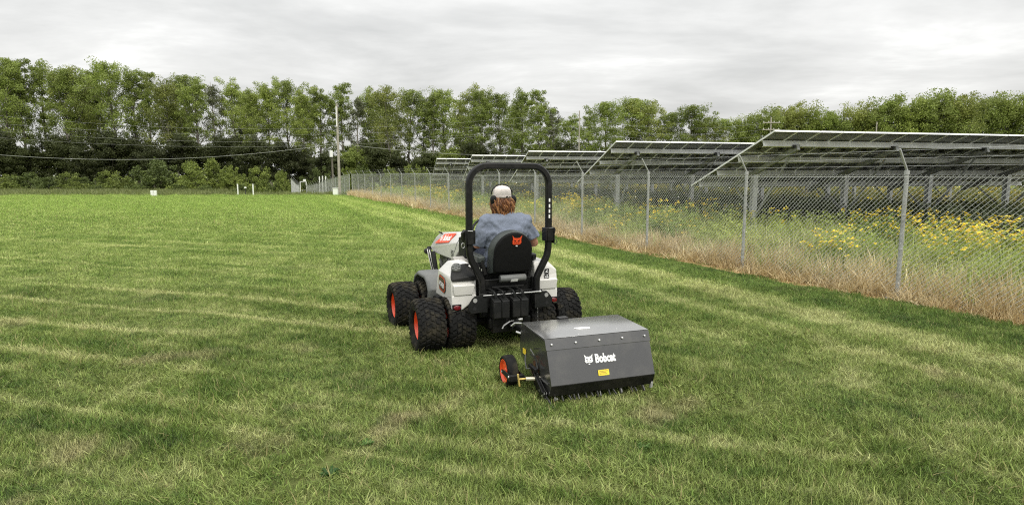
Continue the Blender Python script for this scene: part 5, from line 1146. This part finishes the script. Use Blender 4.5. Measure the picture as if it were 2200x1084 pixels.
loft(mb, [ell(0, .07, z, rx, ry) for z, rx, ry in ((.80, .17, .15), (.86, .20, .17), (.92, .20, .165))]); me = mb.mesh('trousers', m_jean); o = bpy.data.objects.new('trousers', me); COL.objects.link(o); o.parent = per
md = o.modifiers.new('remesh', 'REMESH'); md.mode = 'VOXEL'; md.voxel_size = .014; md.use_smooth_shade = True
for sg in (-1, 1): mb = MB(); mb.hull([(sg * .17 + x, .58 + y, .42 + z) for x, y, z in ((-.045, 0, .02), (.045, 0, .02), (-.05, .24, .02), (.05, .24, .02), (-.04, 0, .12), (.04, 0, .12), (0, .27, .04), (-.04, .12, .10), (.04, .12, .10))]); mb.build('boot', m_boot, per, bevel=.012)
# cap: dome of six stitched panels, band with opening and strap at the back, peak in front
mb = MB(); n = 36; vs_ = []; HC = Vector((-.022, .082, 1.612)); rings = [(0, 1.0), (.3, .985), (.55, .93), (.78, .80), (.92, .60), (.985, .36), (1.0, .14)]
secs = []
for zf, rf in [(-.28, 1.0)] + rings:
    s_ = []
    for k in range(n):
        a = 2 * PI * k / n; pl = 1 - .012 * abs(math.cos(3 * a)) ** 8; s_.append(HC + Vector((.098 * rf * pl * math.cos(a), .118 * rf * pl * math.sin(a), .094 * zf)))
    secs.append(s_)
loft(mb, secs); cap = mb.build('cap', m_cap, per, smooth=50)
mb = MB(); loft(mb, [[HC + Vector((.101 * math.cos(a), .121 * math.sin(a), z)) for a in [2 * PI * k / 36 for k in range(36)]] for z in (-.031, -.012)], close=False); mb.build('cap_band', m_cap, cap, smooth=50)
mb = MB()
for sg in (-1, 1): pass
mb.tube([HC + Vector((.103 * math.cos(a), .1225 * math.sin(a), -.020)) for a in [R(-128 + 76 * k / 12) for k in range(13)]], .0055, 6); mb.build('cap_strap', m_cap, cap, smooth=50)
mb = MB(); mb.box(HC + Vector((.008, -.131, -.020)), (.018, .008, .014)); mb.box(HC + Vector((.045, -.126, -.019)), (.03, .006, .006), Matrix.Rotation(R(20), 3, 'Z')); mb.build('buckle', m_plast, cap, bevel=.002)
mb = MB(); loft(mb, [[HC + Vector((x * k, .10 + y * k, -.028 - .012 * (abs(x) / .09) ** 2 + dz)) for x, y in [(.095 * math.cos(a), .10 * math.sin(a)) for a in [PI * j / 12 for j in range(13)]]] for k, dz in ((1., 0), (1., .004))]); mb.build('cap_peak', m_cap, cap)
mb = MB(); mb.lathe([(.094, .009), (.099, .007), (.101, 0)], 'z', 10, tuple(HC)); mb.build('cap_button', m_cap, cap, smooth=50)
# ear defenders: headband over the cap, fork wires, two cups
ed = MB(); ed.tube([HC + Vector((.120 * math.cos(a), .005, .113 * math.sin(a) - .003)) for a in [PI * k / 22 for k in range(23)]], .0065, 8); ed = ed.build('ear_defenders', m_plast, None, smooth=50); ed.matrix_basis = seatM
tag(ed, 'black ear defenders worn over the pale cap of the driver', 'ear defenders')
for sg in (-1, 1):
    mb = MB(); mb.lathe([(sg * .090, .0), (sg * .090, .036), (sg * .108, .042), (sg * .128, .040), (sg * .142, .030), (sg * .147, .0)], 'x', 22); o = part('ear_cup', mb.mesh('ear_cup', m_plast, 50), ed, (-.022, .040, 1.555)); o.scale = (1, .92, 1.22)
    for dy in (-.022, .022): mb = MB(); mb.tube([HC + Vector((sg * .120, .005 + dy * .3, .0)), Vector((-.022 + sg * .143, .077 + dy, 1.58)), Vector((-.022 + sg * .145, .077 + dy, 1.56))], .0028, 5); mb.build('fork_wire', m_dsteel, ed)
# curly hair: many wavy locks hanging from under the cap
mb = MB(); r = random.Random(8)
for k in range(380):
    a = R(r.uniform(178, 362)); rx, ry = .088, .108; L_ = r.uniform(.14, .225) * (1 - .10 * abs(math.cos(a))); p0 = HC + Vector((rx * math.cos(a), ry * math.sin(a) * .92, -.01 - r.uniform(0, .035))); out = Vector((math.cos(a), math.sin(a) * .8, 0)) * r.uniform(.006, .044)
    ph, fr, am_ = r.uniform(0, 6), r.uniform(1.0, 2.1), r.uniform(.006, .014); pts = []
    for j in range(15):
        q = j / 14; bulge = math.sin(PI * min(1, q * 1.15)) * .9 + q * .35; w_ = am_ * min(1, q * 3); pts.append(p0 + out * bulge + Vector((w_ * math.cos(ph + fr * 2 * PI * q), w_ * math.sin(ph + fr * 2 * PI * q) * .8, -L_ * q)))
    w0 = r.uniform(.0035, .0065); mb.tube(pts, [w0 * (.8 + .5 * math.sin(PI * j / 14)) * (1 if j < 14 else .4) for j in range(15)], 5)
for z_, rx, ry in (): pass
hair = mb.build('hair', hm, per, smooth=70)
mb = MB(); loft(mb, [ell(-.02, .078 + dy, z, rx, ry, 28, 2.1) for z, rx, ry, dy in ((1.43, .080, .065, -.02), (1.46, .098, .088, -.012), (1.51, .100, .098, -.004), (1.58, .092, .106, 0))]); mb.build('hair_underlayer', mat('dark_auburn', (.06, .022, .009), .6, var=.3), hair, smooth=60)
